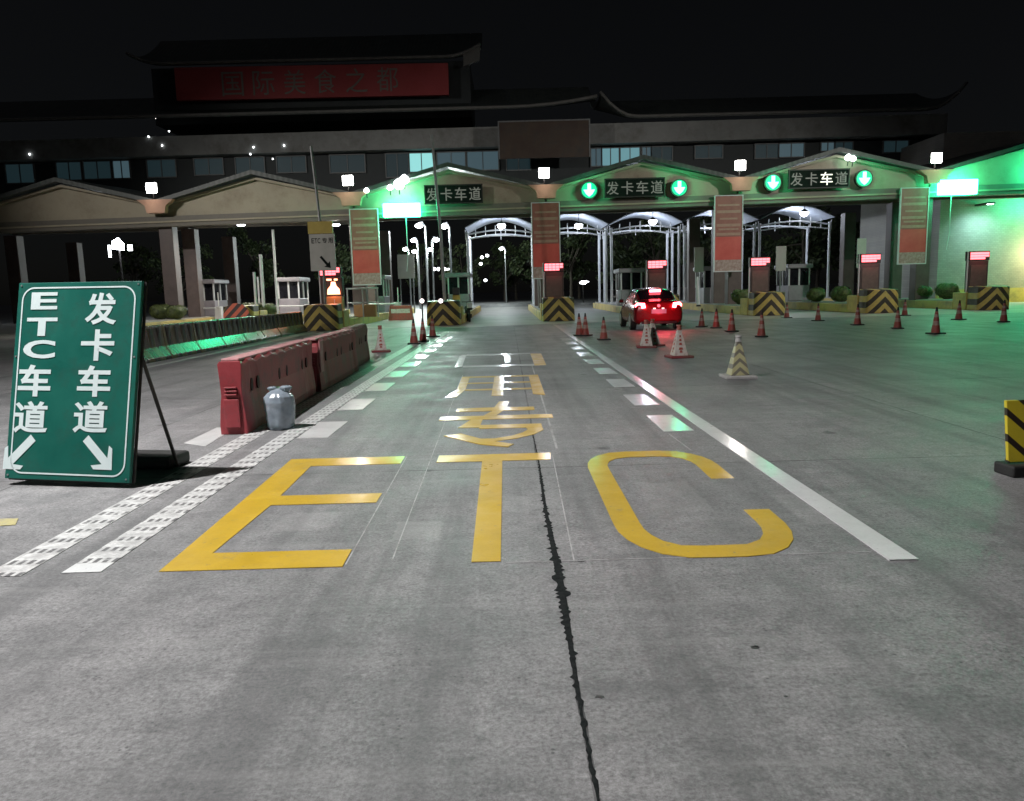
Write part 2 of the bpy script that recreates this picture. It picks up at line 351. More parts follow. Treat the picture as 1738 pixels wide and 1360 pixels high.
# ------------------------------------------------------------------ mesh helpers
class MB:
    def __init__(s): s.v = []; s.f = []
    def add(s, vs, fs):
        b = len(s.v); s.v += [tuple(p) for p in vs]; s.f += [tuple(i + b for i in f) for f in fs]; return s
    def box(s, c, d, rot=0.0):
        cx, cy, cz = c; hx, hy, hz = d[0]/2, d[1]/2, d[2]/2
        ca, sa = math.cos(rot), math.sin(rot); vs = []
        for z in (-hz, hz):
            for x, y in ((-hx, -hy), (hx, -hy), (hx, hy), (-hx, hy)):
                vs.append((cx + x*ca - y*sa, cy + x*sa + y*ca, cz + z))
        return s.add(vs, [(3, 2, 1, 0), (4, 5, 6, 7), (0, 1, 5, 4), (1, 2, 6, 5), (2, 3, 7, 6), (3, 0, 4, 7)])
    def span(s, x0, x1, y0, y1, z0, z1):
        return s.box(((x0+x1)/2, (y0+y1)/2, (z0+z1)/2), (abs(x1-x0), abs(y1-y0), abs(z1-z0)))
    def prism(s, poly, fn0, fn1):
        n = len(poly); vs = [fn0(*p) for p in poly] + [fn1(*p) for p in poly]
        fs = [tuple(range(n)), tuple(range(2*n-1, n-1, -1))]
        fs += [(i, i+n, (i+1) % n + n, (i+1) % n) for i in range(n)]
        return s.add(vs, fs)
    def flat(s, poly, z0, z1):            # ground marking with a real film thickness
        return s.prism(poly, lambda x, y: (x, y, z0), lambda x, y: (x, y, z1))
    def wall(s, poly, y0, y1):            # xz outline extruded along y
        return s.prism(poly, lambda x, z: (x, y0, z), lambda x, z: (x, y1, z))
    def tube(s, pts, r, n=8):
        pts = [Vector(p) for p in pts]; rs = r if isinstance(r, (list, tuple)) else [r]*len(pts)
        vs = []; fs = []
        for i, p in enumerate(pts):
            d = (pts[min(i+1, len(pts)-1)] - pts[max(i-1, 0)]).normalized()
            a = d.cross(Vector((0, 0, 1)) if abs(d.z) < 0.95 else Vector((0, 1, 0))).normalized(); bb = d.cross(a)
            for k in range(n):
                t = 2*math.pi*k/n; vs.append(p + a*math.cos(t)*rs[i] + bb*math.sin(t)*rs[i])
        for i in range(len(pts)-1):
            for k in range(n):
                k2 = (k+1) % n; fs.append((i*n+k, i*n+k2, (i+1)*n+k2, (i+1)*n+k))
        fs.append(tuple(range(n-1, -1, -1))); fs.append(tuple((len(pts)-1)*n+k for k in range(n)))
        return s.add(vs, fs)
    def lathe(s, prof, c=(0, 0, 0), n=16, rot=0.0, wob=None):
        vs = []; fs = []
        for r, z in prof:
            for k in range(n):
                t = 2*math.pi*k/n + rot; rr = r*(1 if wob is None else wob(t, z))
                vs.append((c[0] + rr*math.cos(t), c[1] + rr*math.sin(t), c[2] + z))
        for i in range(len(prof)-1):
            for k in range(n):
                k2 = (k+1) % n; fs.append((i*n+k, i*n+k2, (i+1)*n+k2, (i+1)*n+k))
        fs.append(tuple(range(n-1, -1, -1))); fs.append(tuple((len(prof)-1)*n+k for k in range(n)))
        return s.add(vs, fs)
    def disc(s, c, r, depth, n=20):       # short cylinder facing -y
        return s.prism([(r*math.cos(2*math.pi*k/n), r*math.sin(2*math.pi*k/n)) for k in range(n)],
                       lambda x, z: (c[0]+x, c[1], c[2]+z), lambda x, z: (c[0]+x, c[1]+depth, c[2]+z))
    def build(s, name, mat, parent=None, loc=None, smooth=False, bevel=0.0, recalc=True):
        me = bpy.data.meshes.new(name); me.from_pydata(s.v, [], s.f)
        if recalc:
            bm = bmesh.new(); bm.from_mesh(me); bmesh.ops.recalc_face_normals(bm, faces=bm.faces); bm.to_mesh(me); bm.free()
        me.materials.append(mat)
        if smooth:
            for p in me.polygons: p.use_smooth = True
        o = bpy.data.objects.new(name, me); COL.objects.link(o)
        if parent is not None: o.parent = parent
        if loc is not None: o.location = loc
        if bevel:
            b = o.modifiers.new('bevel', 'BEVEL'); b.width = bevel; b.segments = 2; b.limit_method = 'ANGLE'
        return o
def tag(o, label=None, cat=None, group=None, kind=None):
    if label: o['label'] = label
    if cat: o['category'] = cat
    if group: o['group'] = group
    if kind: o['kind'] = kind
    return o
def thing(name, label, cat, loc=(0, 0, 0), rz=0.0, group=None):
    o = bpy.data.objects.new(name, None); o.empty_display_size = 0.2; COL.objects.link(o)
    o.location = loc; o.rotation_euler = (0, 0, rz)
    return tag(o, label, cat, group)
KIDS = {}
def kids(o): return [c for c in bpy.data.objects if c.parent == o]
def dup(o, loc, rz=0.0, label=None, group=None):
    def rec(src, par):
        c = src.copy(); COL.objects.link(c)
        if par is not None: c.parent = par
        for k in kids(src): rec(k, c)
        return c
    r = rec(o, None); r.location = loc; r.rotation_euler = (0, 0, rz)
    if label: r['label'] = label
    if group: r['group'] = group
    return r
def lamp(name, kind, loc, power, color, parent=None, size=0.3, aim=None, cone=120, blend=0.6):
    l = bpy.data.lights.new(name, kind); l.energy = power; l.color = color
    if kind in ('POINT', 'SPOT'): l.shadow_soft_size = size
    if kind == 'SPOT': l.spot_size = R(cone); l.spot_blend = blend
    o = bpy.data.objects.new(name, l); COL.objects.link(o); o.location = loc
    if aim is not None: o.rotation_euler = (Vector(loc) - Vector(aim)).to_track_quat('Z', 'Y').to_euler()
    if parent is not None: o.parent = parent
    return o
def glyph(ch, bold=0.0):
    """outline of one character as flat triangles, normalised to its own box (0..1, 0..1)"""
    cu = bpy.data.curves.new('glyph', 'FONT'); cu.body = ch; cu.size = 1.0; cu.offset = bold; cu.resolution_u = 4
    o = bpy.data.objects.new('glyph', cu); COL.objects.link(o)
    dg = bpy.context.evaluated_depsgraph_get(); me = bpy.data.meshes.new_from_object(o.evaluated_get(dg))
    vs = [tuple(v.co[:2]) for v in me.vertices]; fs = [tuple(p.vertices) for p in me.polygons]
    bpy.data.objects.remove(o); bpy.data.curves.remove(cu); bpy.data.meshes.remove(me)
    if not vs: return [], []
    xs = [v[0] for v in vs]; ys = [v[1] for v in vs]
    return [((x-min(xs))/(max(xs)-min(xs)), (y-min(ys))/(max(ys)-min(ys))) for x, y in vs], fs
GL = {}
def letters(mb, items, fn, bold=0.02):
    """items: (char, centre u, centre v, width, height); fn maps u,v to a point"""
    for ch, cu, cv, w, h in items:
        if (ch, bold) not in GL: GL[(ch, bold)] = glyph(ch, bold)
        vs, fs = GL[(ch, bold)]
        if vs: mb.add([fn(cu + (x-0.5)*w, cv + (y-0.5)*h) for x, y in vs], fs)
    return mb

# ================================================================== SETTING
def rect(x0, x1, y0, y1): return [(x0, y0), (x1, y0), (x1, y1), (x0, y1)]
MB().add([(-900, -60, 0), (900, -60, 0), (900, 2200, 0), (-900, 2200, 0)], [(0, 1, 2, 3)]) \
    .build('ground', M['ground'], recalc=False)['kind'] = 'structure'
road = thing('road', 'grey concrete toll lane with white and yellow markings', 'road')
road['kind'] = 'structure'
MB().flat([(-40, 33.6), (-10.5, 34.6), (-4.5, 35.2), (-2.2, 33.4), (5, 35.6), (11, 34.2), (40, 33.2), (40, 75), (-40, 75)], 0.0, 0.004) \
    .build('toll_apron', M['apron'])['kind'] = 'structure'

def mark(name, polys, m, z=0.004):
    mb = MB()
    for p in polys: mb.flat(p, 0.0005, z)
    return mb.build(name, M[m], road)
mark('lane_line', [[(2.03, 3.98), (2.19, 3.98), (2.09, 34.5), (1.93, 34.5)]], 'white_paint', 0.007)
for y in (8.08, 10.05, 12.02, 13.98, 15.92, 17.85, 19.8, 21.8, 23.8, 25.8):
    mark('lane_dash', [[(-2.30, y), (-1.97, y), (-1.97, y+1.03), (-2.32, y+1.03)]], 'white_paint')
for y in (7.92, 9.78, 11.70, 13.6, 15.5, 17.4, 19.3, 21.2, 23.1):
    mark('lane_dash', [[(1.60, y), (1.92, y), (1.90, y+1.03), (1.60, y+1.03)]], 'white_paint')
mark('lane_dash', [[(-3.46, 7.97), (-3.16, 7.77), (-3.24, 8.9), (-3.47, 8.9)]], 'white_paint')
mark('ribbed_line', [rect(-2.545, -2.325, 4.27, 30)], 'rumble')
mark('ribbed_line', [rect(-2.545, -2.325, 4.13, 4.27)], 'white_paint')
mark('ribbed_line', [rect(-2.975, -2.755, 4.1, 30)], 'rumble')
mark('edge_line', [rect(-8.35, -8.2, 15, 33)], 'white_paint')
mark('edge_line', [[(-3.75, 5.06), (-3.42, 5.10), (-3.50, 5.26), (-3.78, 5.26)]], 'faded_yellow')
# big letters E T C
mark('painted_letter', [[(-1.99, 4.11), (-0.965, 4.11), (-0.97, 4.40), (-1.80, 4.40), (-1.77, 5.43), (-1.0, 5.43), (-1.0, 5.69),
     (-1.775, 5.69), (-1.80, 6.70), (-1.0, 6.70), (-1.0, 7.01), (-2.06, 7.01)]], 'yellow_paint')
mark('painted_letter', [[(-0.245, 4.13), (-0.08, 4.13), (-0.09, 6.71), (0.34, 6.71), (0.36, 7.0), (-0.68, 7.0), (-0.68, 6.71), (-0.27, 6.71)]], 'yellow_paint')
def arcpts(cx, cy, rx, ry, a0, a1, n=9):
    return [(cx + rx*math.cos(R(a0 + (a1-a0)*i/(n-1))), cy + ry*math.sin(R(a0 + (a1-a0)*i/(n-1)))) for i in range(n)]
c_out = [(1.74, 5.86)] + arcpts(1.36, 6.36, 0.38, 0.6, 0, 90) + arcpts(1.02, 6.36, 0.38, 0.6, 90, 180) + \
        arcpts(1.02, 4.72, 0.38, 0.62, 180, 270) + arcpts(1.34, 4.72, 0.38, 0.62, 270, 360) + [(1.72, 5.0)]
c_in = [(1.55, 5.0)] + arcpts(1.33, 4.72, 0.22, 0.42, 0, -90) + arcpts(1.03, 4.72, 0.22, 0.42, 270, 180) + \
       arcpts(1.03, 6.36, 0.22, 0.36, 180, 90) + arcpts(1.34, 6.36, 0.22, 0.36, 90, 0) + [(1.56, 5.86)]
def strip_mesh(a, b, z0, z1):
    n = 40
    def res(p):
        d = [0]
        for i in range(1, len(p)): d.append(d[-1] + math.dist(p[i], p[i-1]))
        o = []
        for k in range(n):
            t = d[-1]*k/(n-1); i = max(j for j in range(len(d)) if d[j] <= t + 1e-9); i = min(i, len(p)-2)
            u = (t-d[i])/max(d[i+1]-d[i], 1e-9); o.append((p[i][0]+(p[i+1][0]-p[i][0])*u, p[i][1]+(p[i+1][1]-p[i][1])*u))
        return o
    a, b = res(a), res(b); mb = MB()
    mb.add([(x, y, z1) for x, y in a] + [(x, y, z1) for x, y in b] + [(x, y, z0) for x, y in a] + [(x, y, z0) for x, y in b],
           [(i, i+1, n+i+1, n+i) for i in range(n-1)] + [(i, 2*n+i, 2*n+i+1, i+1) for i in range(n-1)] + [(n+i, n+i+1, 3*n+i+1, 3*n+i) for i in range(n-1)])
    return mb
strip_mesh(c_out, c_in[::-1], 0.0005, 0.004).build('painted_letter', M['yellow_paint'], road)
# the next character (three cross strokes and a long hook)
mark('painted_letter', [[(-0.70, 9.62), (0.30, 9.62), (0.30, 9.90), (-0.05, 9.92), (-0.02, 10.45), (-0.16, 10.45), (-0.22, 9.92), (-0.70, 9.90)],
    [(-0.86, 8.98), (0.50, 8.98), (0.50, 9.26), (-0.86, 9.26)],
    [(-0.34, 9.262), (-0.18, 9.262), (-0.10, 9.618), (-0.24, 9.618)],
    [(-0.60, 8.45), (-0.36, 8.44), (-0.34, 8.978), (-0.48, 8.978)],
    [(-0.358, 8.36), (0.34, 8.36), (0.34, 8.60), (-0.358, 8.60)],
    [(0.16, 8.358), (0.34, 8.358), (0.35, 8.2), (0.24, 7.95), (0.05, 7.74), (-0.2, 7.61), (-0.42, 7.62), (-0.42, 7.78), (-0.18, 7.77), (0.0, 7.90), (0.12, 8.07), (0.18, 8.24)],
    ], 'yellow_paint')
mark('painted_letter', [[(-0.72, 7.98), (-0.55, 8.10), (-0.26, 7.68), (0.02, 7.45), (-0.04, 7.31), (-0.32, 7.48)]], 'yellow_paint', 0.0062)
mark('painted_letter', [[(-0.86, 13.7), (-0.72, 13.7), (-0.70, 11.9), (-0.78, 11.0), (-0.95, 11.0), (-0.84, 11.9)],
    rect(-0.28, -0.11, 11.05, 13.52), [(0.33, 11.15), (0.50, 11.0), (0.50, 13.72), (0.33, 13.72)], rect(-0.718, 0.328, 13.522, 13.72)], 'yellow_paint', 0.0045)
mark('painted_letter', [rect(-0.715, -0.282, 12.60, 12.76), rect(-0.108, 0.328, 12.60, 12.76), rect(-0.705, -0.282, 11.72, 11.90), rect(-0.108, 0.328, 11.72, 11.90)], 'yellow_paint', 0.0035)
mark('painted_letter', [[(-1.20, 18.6), (-1.05, 18.6), (-0.98, 15.7), (-1.12, 15.5)], rect(-1.04, 0.50, 18.40, 18.72), rect(-0.96, 0.5, 15.5, 15.82)], 'white_paint', 0.0035)
mark('painted_letter', [[(0.502, 15.5), (0.74, 15.5), (0.76, 18.4), (0.502, 18.5)]], 'yellow_paint', 0.0035)
mark('painted_letter', [[(-0.10, 16.3), (0.02, 16.3), (0.02, 18.2), (-0.12, 18.2)]], 'white_paint', 0.0035)
# chalk setting-out lines
def cl(x0, y0, x1, y1, w=0.008):
    d = Vector((x1-x0, y1-y0)); p = Vector((-d.y, d.x)).normalized()*w/2
    return [(x0+p.x, y0+p.y), (x1+p.x, y1+p.y), (x1-p.x, y1-p.y), (x0-p.x, y0-p.y)]
mark('chalk_line', [cl(0.45, 15.4, 0.43, 7.2, 0.022), cl(-0.87, 14.0, -0.70, 4.2), cl(-0.985, 7.0, -0.955, 4.15), cl(0.37, 6.9, 0.33, 4.1),
     cl(1.62, 7.9, 1.66, 6.95), cl(-0.05, 4.11, 2.0, 4.13, 0.008), cl(0.40, 6.99, 0.95, 6.99, 0.008), cl(-1.0, 7.03, -0.7, 7.03, 0.008)], 'chalk', 0.0016)
# tarred crack, ragged
rnd = random.Random(3); lft = []; rgt = []
for i in range(300):
    y = 1.6 + i*0.022
    w = 0.0035 + 0.0155*math.exp(-((y-3.85)/(1.25 if y > 3.85 else 0.95))**2) + 0.004*math.exp(-((y-5.8)/0.8)**2)
    x = 0.228 + 0.006*math.sin(y*2.1) + (0.012 if y < 2.6 else 0)*(2.6-y)
    jl = rnd.random()**4*0.034*min(1, w/0.015); jr = rnd.random()**4*0.028*min(1, w/0.015)
    lft.append((x-w-jl, y)); rgt.append((x+w*0.8+jr, y))
mb = MB(); n = len(lft)
mb.add([(x, y, 0.002) for x, y in lft] + [(x, y, 0.002) for x, y in rgt], [(i, n+i, n+i+1, i+1) for i in range(n-1)])
mb.build('tar_seam', M['tar'], road)
mb = MB()
for cx, cy, r in ((0.37, 4.11, 0.028), (0.30, 2.66, 0.016), (0.99, 3.02, 0.018), (1.00, 3.03, 0.010), (0.98, 2.63, 0.008), (-0.72, 6.42, 0.04)):
    mb.flat([(cx + r*(1 + 0.35*rnd.uniform(-1, 1))*math.cos(k*0.524), cy + 0.8*r*(1 + 0.35*rnd.uniform(-1, 1))*math.sin(k*0.524)) for k in range(12)], 0.0003, 0.0012)
mb.build('oil_spot', M['stain'], road)

# ================================================================== TOLL CANOPY
PIL = [2.2 + 10.5*k for k in range(-3, 4)]        # pillars on every second island
YF = 43.0
def ztilt(x): return 0.012*(x - 2.0)
canopy = thing('toll_canopy', 'row of cream gabled canopies over the toll lanes on brown pillars', 'toll canopy', (0, 0, 0))
for x in PIL:
    for yy in (43.6, 46.6, 53.0):
        MB().span(x-0.38, x+0.38, yy-0.35, yy+0.35, 0.35, 5.9 + ztilt(x)).build('pillar', M['pillar'], canopy, bevel=0.03)
for k in range(len(PIL)-1):
    x0, x1 = PIL[k], PIL[k+1]; xm = (x0+x1)/2; dz = ztilt(xm); zt = 0.006*(x1-x0)
    zb0, zb1 = 5.75+dz-zt, 5.75+dz+zt
    MB().wall([(x0, zb0), (x1, zb1), (x1, zb1+0.55), (x0, zb0+0.55)], YF-0.12, YF+0.5).build('beam', M['beam'], canopy)
    MB().wall([(x0, zb0+0.20), (x1, zb1+0.20), (x1, zb1+0.29), (x0, zb0+0.29)], YF-0.2, YF-0.122).build('moulding', M['cream'], canopy)
    MB().wall([(x0+0.05, zb0+0.552), (x1-0.05, zb1+0.552), (x1-0.05, zb1+1.1), (xm+0.1, 8.02+dz), (xm-0.1, 8.02+dz), (x0+0.05, zb0+1.1)], YF, YF+0.35).build('gable', M['cream'], canopy)
    MB().wall([(x0+0.3, zb0+1.26), (xm, 8.17+dz), (x1-0.3, zb1+1.26), (x1-0.3, zb1+1.13), (xm, 8.03+dz), (x0+0.3, zb0+1.13)], YF-0.25, YF-0.003).build('bargeboard', M['cream'], canopy)
    for (xa, za), (xb, zb) in (((x0, zb0+1.15), (xm, 8.26+dz)), ((xm, 8.26+dz), (x1, zb1+1.15))):
        MB().add([(xa, YF-0.7, za), (xb, YF-0.7, zb), (xb, 51.5, zb+0.5), (xa, 51.5, za+0.5), (xa, YF-0.7, za+0.22), (xb, YF-0.7, zb+0.22), (xb, 51.5, zb+0.72), (xa, 51.5, za+0.72)],
                 [(0, 1, 2, 3), (7, 6, 5, 4), (0, 4, 5, 1), (1, 5, 6, 2), (2, 6, 7, 3), (3, 7, 4, 0)]).build('roof_slope', M['tile'], canopy)
    MB().span(x0, x1, 46.4, 46.8, 5.9+dz, 6.5+dz).build('cross_beam', M['beam'], canopy)
    MB().span(x0, x1, 43.5, 53, 6.56+dz, 6.66+dz).build('soffit', M['beam'], canopy)
for x in PIL[1:-1]:
    d = ztilt(x)
    MB().wall([(x-0.48, 6.42+d), (x+0.48, 6.42+d), (x+0.56, 6.80+d), (x+0.98, 7.12+d), (x-0.98, 7.12+d), (x-0.56, 6.80+d)], YF-0.75, YF-0.37).build('valley_cap', M['cap'], canopy)
    fl = thing('floodlight', 'square white floodlight on the roof valley %s' % {-18.8: 'at the far left', -8.3: 'left of the green LED sign', 2.2: 'above the middle banner', 12.7: 'between the two pairs of green arrows', 23.2: 'beside the tiled wall'}[round(x, 1)], 'floodlight', (x-0.1, YF-0.75, 7.72+d), 0, 'floodlights along the canopy roof')
    MB().box((0, 0.12, 0), (0.58, 0.2, 0.54)).build('housing', M['grey_metal'], fl, bevel=0.06)
    MB().box((0, -0.02, 0), (0.56, 0.08, 0.52)).build('lens', E['white'], fl, bevel=0.14)
    MB().tube([(0, 0.15, -0.28), (0, 0.15, -0.5)], 0.04).build('bracket', M['dark_metal'], fl)
    lamp('floodlight_beam', 'SPOT', (0, -0.06, 0.0), 420, (1.0, 0.93, 0.84), fl, 0.2, (0, -6, -7.6), 120, 0.8)
    lamp('cap_glow', 'SPOT', (0, -0.3, 0.12), 26, (1.0, 0.78, 0.66), fl, 0.1, (0, 0.3, -1.0), 110, 0.9)
# under-canopy lamps
for px, py, Y, lb in ((409, 381, 45, 'oval white lamp under the second cream gable from the left'), (570, 381, 45, 'small white lamp under the beam beside the yellow topped sign')):
    p = at(px, py, Y); t = thing('ceiling_lamp', lb, 'lamp', p)
    MB().lathe([(0.10, 0.10), (0.24, 0.06), (0.26, 0.0)], n=14).build('housing', M['grey_metal'], t)
    MB().lathe([(0.23, -0.01), (0.20, -0.07), (0.05, -0.10)], n=14).build('diffuser', E['cool'], t)
    lamp('ceiling_lamp_light', 'SPOT', (0, 0, -0.15), 1100, (1.0, 0.93, 0.82), t, 0.15, (0, -1.2, -4), 165, 0.5)

# lane name plates and signals on the gables
def plate(px0, py0, px1, py1, label, lit):
    a = at(px0, py0, YF-0.45); b = at(px1, py1, YF-0.45)
    cx, cz = (a.x+b.x)/2, (a.z+b.z)/2; w, h = abs(b.x-a.x), 0.95
    t = thing('lane_sign', label, 'sign', (cx, YF-0.45, cz), 0, 'lane name signs on the gables')
    MB().box((0, 0, 0), (w, 0.2, h)).build('panel', M['plate'], t, bevel=0.02)
    fr = MB()
    for sx, sz, dx, dz in ((0, h/2, w+0.08, 0.06), (0, -h/2, w+0.08, 0.06), (w/2, 0, 0.06, h-0.061), (-w/2, 0, 0.06, h-0.061)): fr.box((sx, -0.06, sz), (dx, 0.14, dz))
    fr.build('frame', M['dark_metal'], t)
    for i, ch in enumerate('发卡车道'):
        e = E['led_text_b'] if i in lit else E['led_text']
        letters(MB(), [(ch, (-0.375 + 0.25*i)*w, 0, 0.205*w, 0.72*h)], lambda u, v: (u, -0.104, v), 0.006).build('letter', e, t, recalc=False)
    br = MB().box((-w*0.3, 0.2, 0), (0.08, 0.2, 0.1)).box((w*0.3, 0.2, 0), (0.08, 0.2, 0.1)); br.build('bracket', M['dark_metal'], t)
plate(722, 342, 818, 318, 'dark lane sign on the gable beside the bright green LED sign', ())
plate(1027, 333, 1127, 305, 'dark lane sign between two green arrow signals above the red car', ())
plate(1338, 318, 1440, 290, 'dark lane sign on the right gable with part of its letters lit up', (2,))
def arrow_signal(px, py, label):
    p = at(px, py, YF-0.5); t = thing('lane_signal', label, 'signal light', p, 0, 'green arrow signals on the gables')
    MB().disc((0, 0.0, 0), 0.47, 0.24, 24).build('housing', M['dark_metal'], t)
    MB().disc((0, -0.02, 0), 0.41, 0.018, 24).build('halo_disc', E['green_halo'], t)
    MB().wall([(-0.09, 0.34), (0.09, 0.34), (0.09, 0.02), (0.30, 0.02), (0.17, -0.20), (0, -0.34), (-0.17, -0.20), (-0.30, 0.02), (-0.09, 0.02)], -0.05, -0.022).build('arrow', E['green_arrow'], t)
    MB().box((0, 0.33, 0), (0.1, 0.2, 0.1)).build('bracket', M['dark_metal'], t)
    lamp('signal_spill', 'POINT', (0, -0.6, 0), 75, (0.05, 1.0, 0.42), t, 0.25)
arrow_signal(1000, 323, 'green down arrow signal left of the sign above the red car')
arrow_signal(1153, 319, 'green down arrow signal right of the sign above the red car')
arrow_signal(1312, 310, 'green down arrow signal left of the partly lit lane sign')
arrow_signal(1467, 303, 'green down arrow signal right of the partly lit lane sign')
def led_box(px, py, w, h, label, cable, Y=None):
    p = at(px, py, Y or YF-0.62); t = thing('led_sign', label, 'LED sign', p, 0, 'bright green LED signs under the gables')
    MB().box((0, 0, 0), (w, 0.30, h)).build('glow_box', E['green_led'], t, bevel=0.04)  # glows on every side, back included, to throw green onto the gable
    MB().box((-w*0.3, 0.34, 0), (0.08, 0.36, 0.3)).box((w*0.3, 0.34, 0), (0.08, 0.36, 0.3)).build('bracket', M['dark_metal'], t)
    MB().tube([(cable, 0.1, -h/2), (cable, 0.1, -h/2-1.2), (cable+0.02, 0.12, -h/2-2.0), (cable-0.1, 0.12, -h/2-2.9)], 0.02, 6).build('cable', M['white_metal'], t)
    lamp('led_spill', 'POINT', (0, -0.9, 0), 260 if w > 1 else 420, (0.04, 1.0, 0.42), t, 0.5)
led_box(682, 357, 2.0, 0.72, 'blazing green LED sign on the gable left of the middle', 0.2)
led_box(1625, 318, 2.05, 0.78, 'blazing green LED sign in front of the tiled wall on the right', -0.25)
led_box(1768, 345, 1.0, 1.2, 'added unseen green panel past the right edge tinting the tiled wall', 0.3, 47.6)  # added out-of-view panel, there to wash the tiled wall green
led_box(1785, 285, 1.4, 0.9, 'green LED sign on the gable just outside the right edge', 0.3)
# banners on the pillars
for i, (px, lb) in enumerate(((617, 'red and brown banner in a pale frame beside the green LED sign'), (925.5, 'red and brown banner in a pale frame on the middle pillar'),
                              (1237, 'red and brown banner in a pale frame right of the red car'), (1553, 'red and brown banner in a pale frame left of the tiled wall'))):
    top = at(px, (356, 345, 333, 320)[i], 42.6); x, zt, zb = top.x, top.z, top.z - 4.0
    t = thing('banner', lb, 'banner', (x, 42.6, zb), 0, 'framed banners on the pillars')
    w, h = 1.46, 4.0
    MB().span(-w/2, w/2, -0.02, 0.05, h*0.46, h).build('upper_sheet', M['poster_top'], t)
    MB().span(-w/2, w/2, -0.02, 0.05, h*0.15, h*0.459).build('red_sheet', M['poster_red'], t)
    MB().span(-w/2, w/2, -0.02, 0.05, 0, h*0.149).build('picture_strip', M['poster_foot'], t)
    bn = MB()
    for k, (zz, ww) in enumerate(((0.88, 0.8), (0.80, 0.9), (0.70, 0.66), (0.62, 0.9), (0.56, 0.75), (0.50, 0.9))):
        bn.span(-w/2*ww, w/2*ww, -0.026, -0.021, h*zz-0.05*(1+k % 2), h*zz+0.05)
    bn.build('printed_bands', M['poster_band'], t)
    fr = MB()
    for a in ((-w/2-0.05, -w/2-0.001, 0, h), (w/2+0.001, w/2+0.05, 0, h), (-w/2-0.05, w/2+0.05, h+0.001, h+0.05), (-w/2-0.05, w/2+0.05, -0.05, -0.001)): fr.span(a[0], a[1], -0.05, 0.08, a[2], a[3])
    fr.build('frame', M['white_metal'], t)
    MB().box((0, 0.35, h*0.8), (0.1, 0.55, 0.1)).box((0, 0.35, h*0.2), (0.1, 0.55, 0.1)).build('bracket', M['dark_metal'], t)

# ================================================================== TOLL BUILDING (bridging the lanes behind the canopies)
bl = thing('toll_building', 'dark two tier building with upturned tiled eaves above the toll lanes', 'building')
YB = 54.0
MB().span(-52, 29.8, YB+0.3, 66, 7.9, 11.05).build('wall', M['facade'], bl)
MB().wall([(-52, 11.06), (29.8, 11.24), (29.8, 12.55), (-52, 12.3)], YB-0.6, 66).build('concrete_band', M['concrete'], bl)
def roof(x0, x1, ye, ze, yr, zr, tip=0.9, r_tip=True, name='roof', m=None):
    """tiled slope whose ends curl up"""
    n = 40; vs = []; fs = []
    for i in range(n+1):
        u = i/n; x = x0 + (x1-x0)*u
        up = tip*(max(0, (u-0.90)/0.10)**2 if r_tip else 0) + tip*max(0, (0.10-u)/0.10)**2
        for j in range(9):
            t = j/8; y = ye + (yr-ye)*t; z = ze + (zr-ze)*(t**1.4) + up*(1-t)**2
            vs.append((x, y, z))
    for i in range(n):
        for j in range(8):
            a = i*9+j; fs.append((a, a+9, a+10, a+1))
    N = len(vs); vs += [(x, y, z-0.16) for x, y, z in vs]
    fs += [tuple(N+k for k in f[::-1]) for f in fs]
    for i in range(n):
        fs.append((i*9, N+i*9, N+i*9+9, i*9+9)); fs.append((i*9+8, i*9+17, N+i*9+17, N+i*9+8))
    for j in range(8):
        fs.append((j, j+1, N+j+1, N+j)); b = n*9+j; fs.append((b, N+b, N+b+1, b+1))
    o = MB().add(vs, fs).build(name, m or M['tile'], bl)
    e = MB(); pe = [(x, y-0.03, z-0.03) for (x, y, z) in [vs[i*9] for i in range(n+1)]]
    e.tube(pe, 0.10, 6); e.build('eave_edge', M['eave'], o, smooth=True)
    return o
roof(-52, 6.2, 52.6, 13.55, 58, 16.0, 0.55)
roof(6.4, 30.5, 52.6, 12.75, 59, 15.2, 1.6)
MB().span(-24.0, -2.2, 55.2, 62, 13.5, 17.2).build('upper_wall', M['facade'], bl)
roof(-25.2, -1.4, 54.4, 17.32, 60, 20.5, 0.75)
MB().wall([(-2.6, 16.6), (-1.5, 17.0), (-1.42, 18.0), (-2.6, 17.4)], 54.35, 54.6).build('eave_tip', M['eave'], bl)
WIN = [(695, 258, 736, 291, 'win_bright'), (655, 262, 694, 300, 'win_faint'), (742, 257, 790, 288, 'win_dim'), (793, 257, 846, 288, 'win_dim'),
       (1003, 247, 1020, 282, 'win_dim'), (1022, 246, 1050, 281, 'win_mid'), (1053, 245, 1085, 280, 'win_mid'), (1090, 243, 1104, 270, 'win_dim'), (1106, 242, 1140, 272, 'win_faint'),
       (1282, 233, 1320, 268, 'win_faint'), (1322, 231, 1363, 266, 'win_dim'), (1394, 229, 1415, 256, 'win_dim'), (1417, 229, 1446, 255, 'win_faint'), (1500, 226, 1540, 258, 'win_faint'),
       (1602, 220, 1625, 254, 'win_dim'), (1628, 220, 1660, 254, 'win_dim'), (1690, 214, 1733, 246, 'win_dim'),
       (96, 276, 140, 305, 'win_faint'), (142, 274, 190, 303, 'win_faint'), (192, 272, 222, 302, 'win_dim'), (10, 280, 60, 310, 'win_faint'), (250, 272, 300, 300, 'win_faint'), (330, 268, 380, 296, 'win_faint'),
       (400, 266, 450, 296, 'win_faint'), (470, 264, 520, 292, 'win_faint'), (560, 262, 620, 292, 'win_faint'), (860, 258, 900, 288, 'win_faint'), (1180, 240, 1225, 268, 'win_faint')]
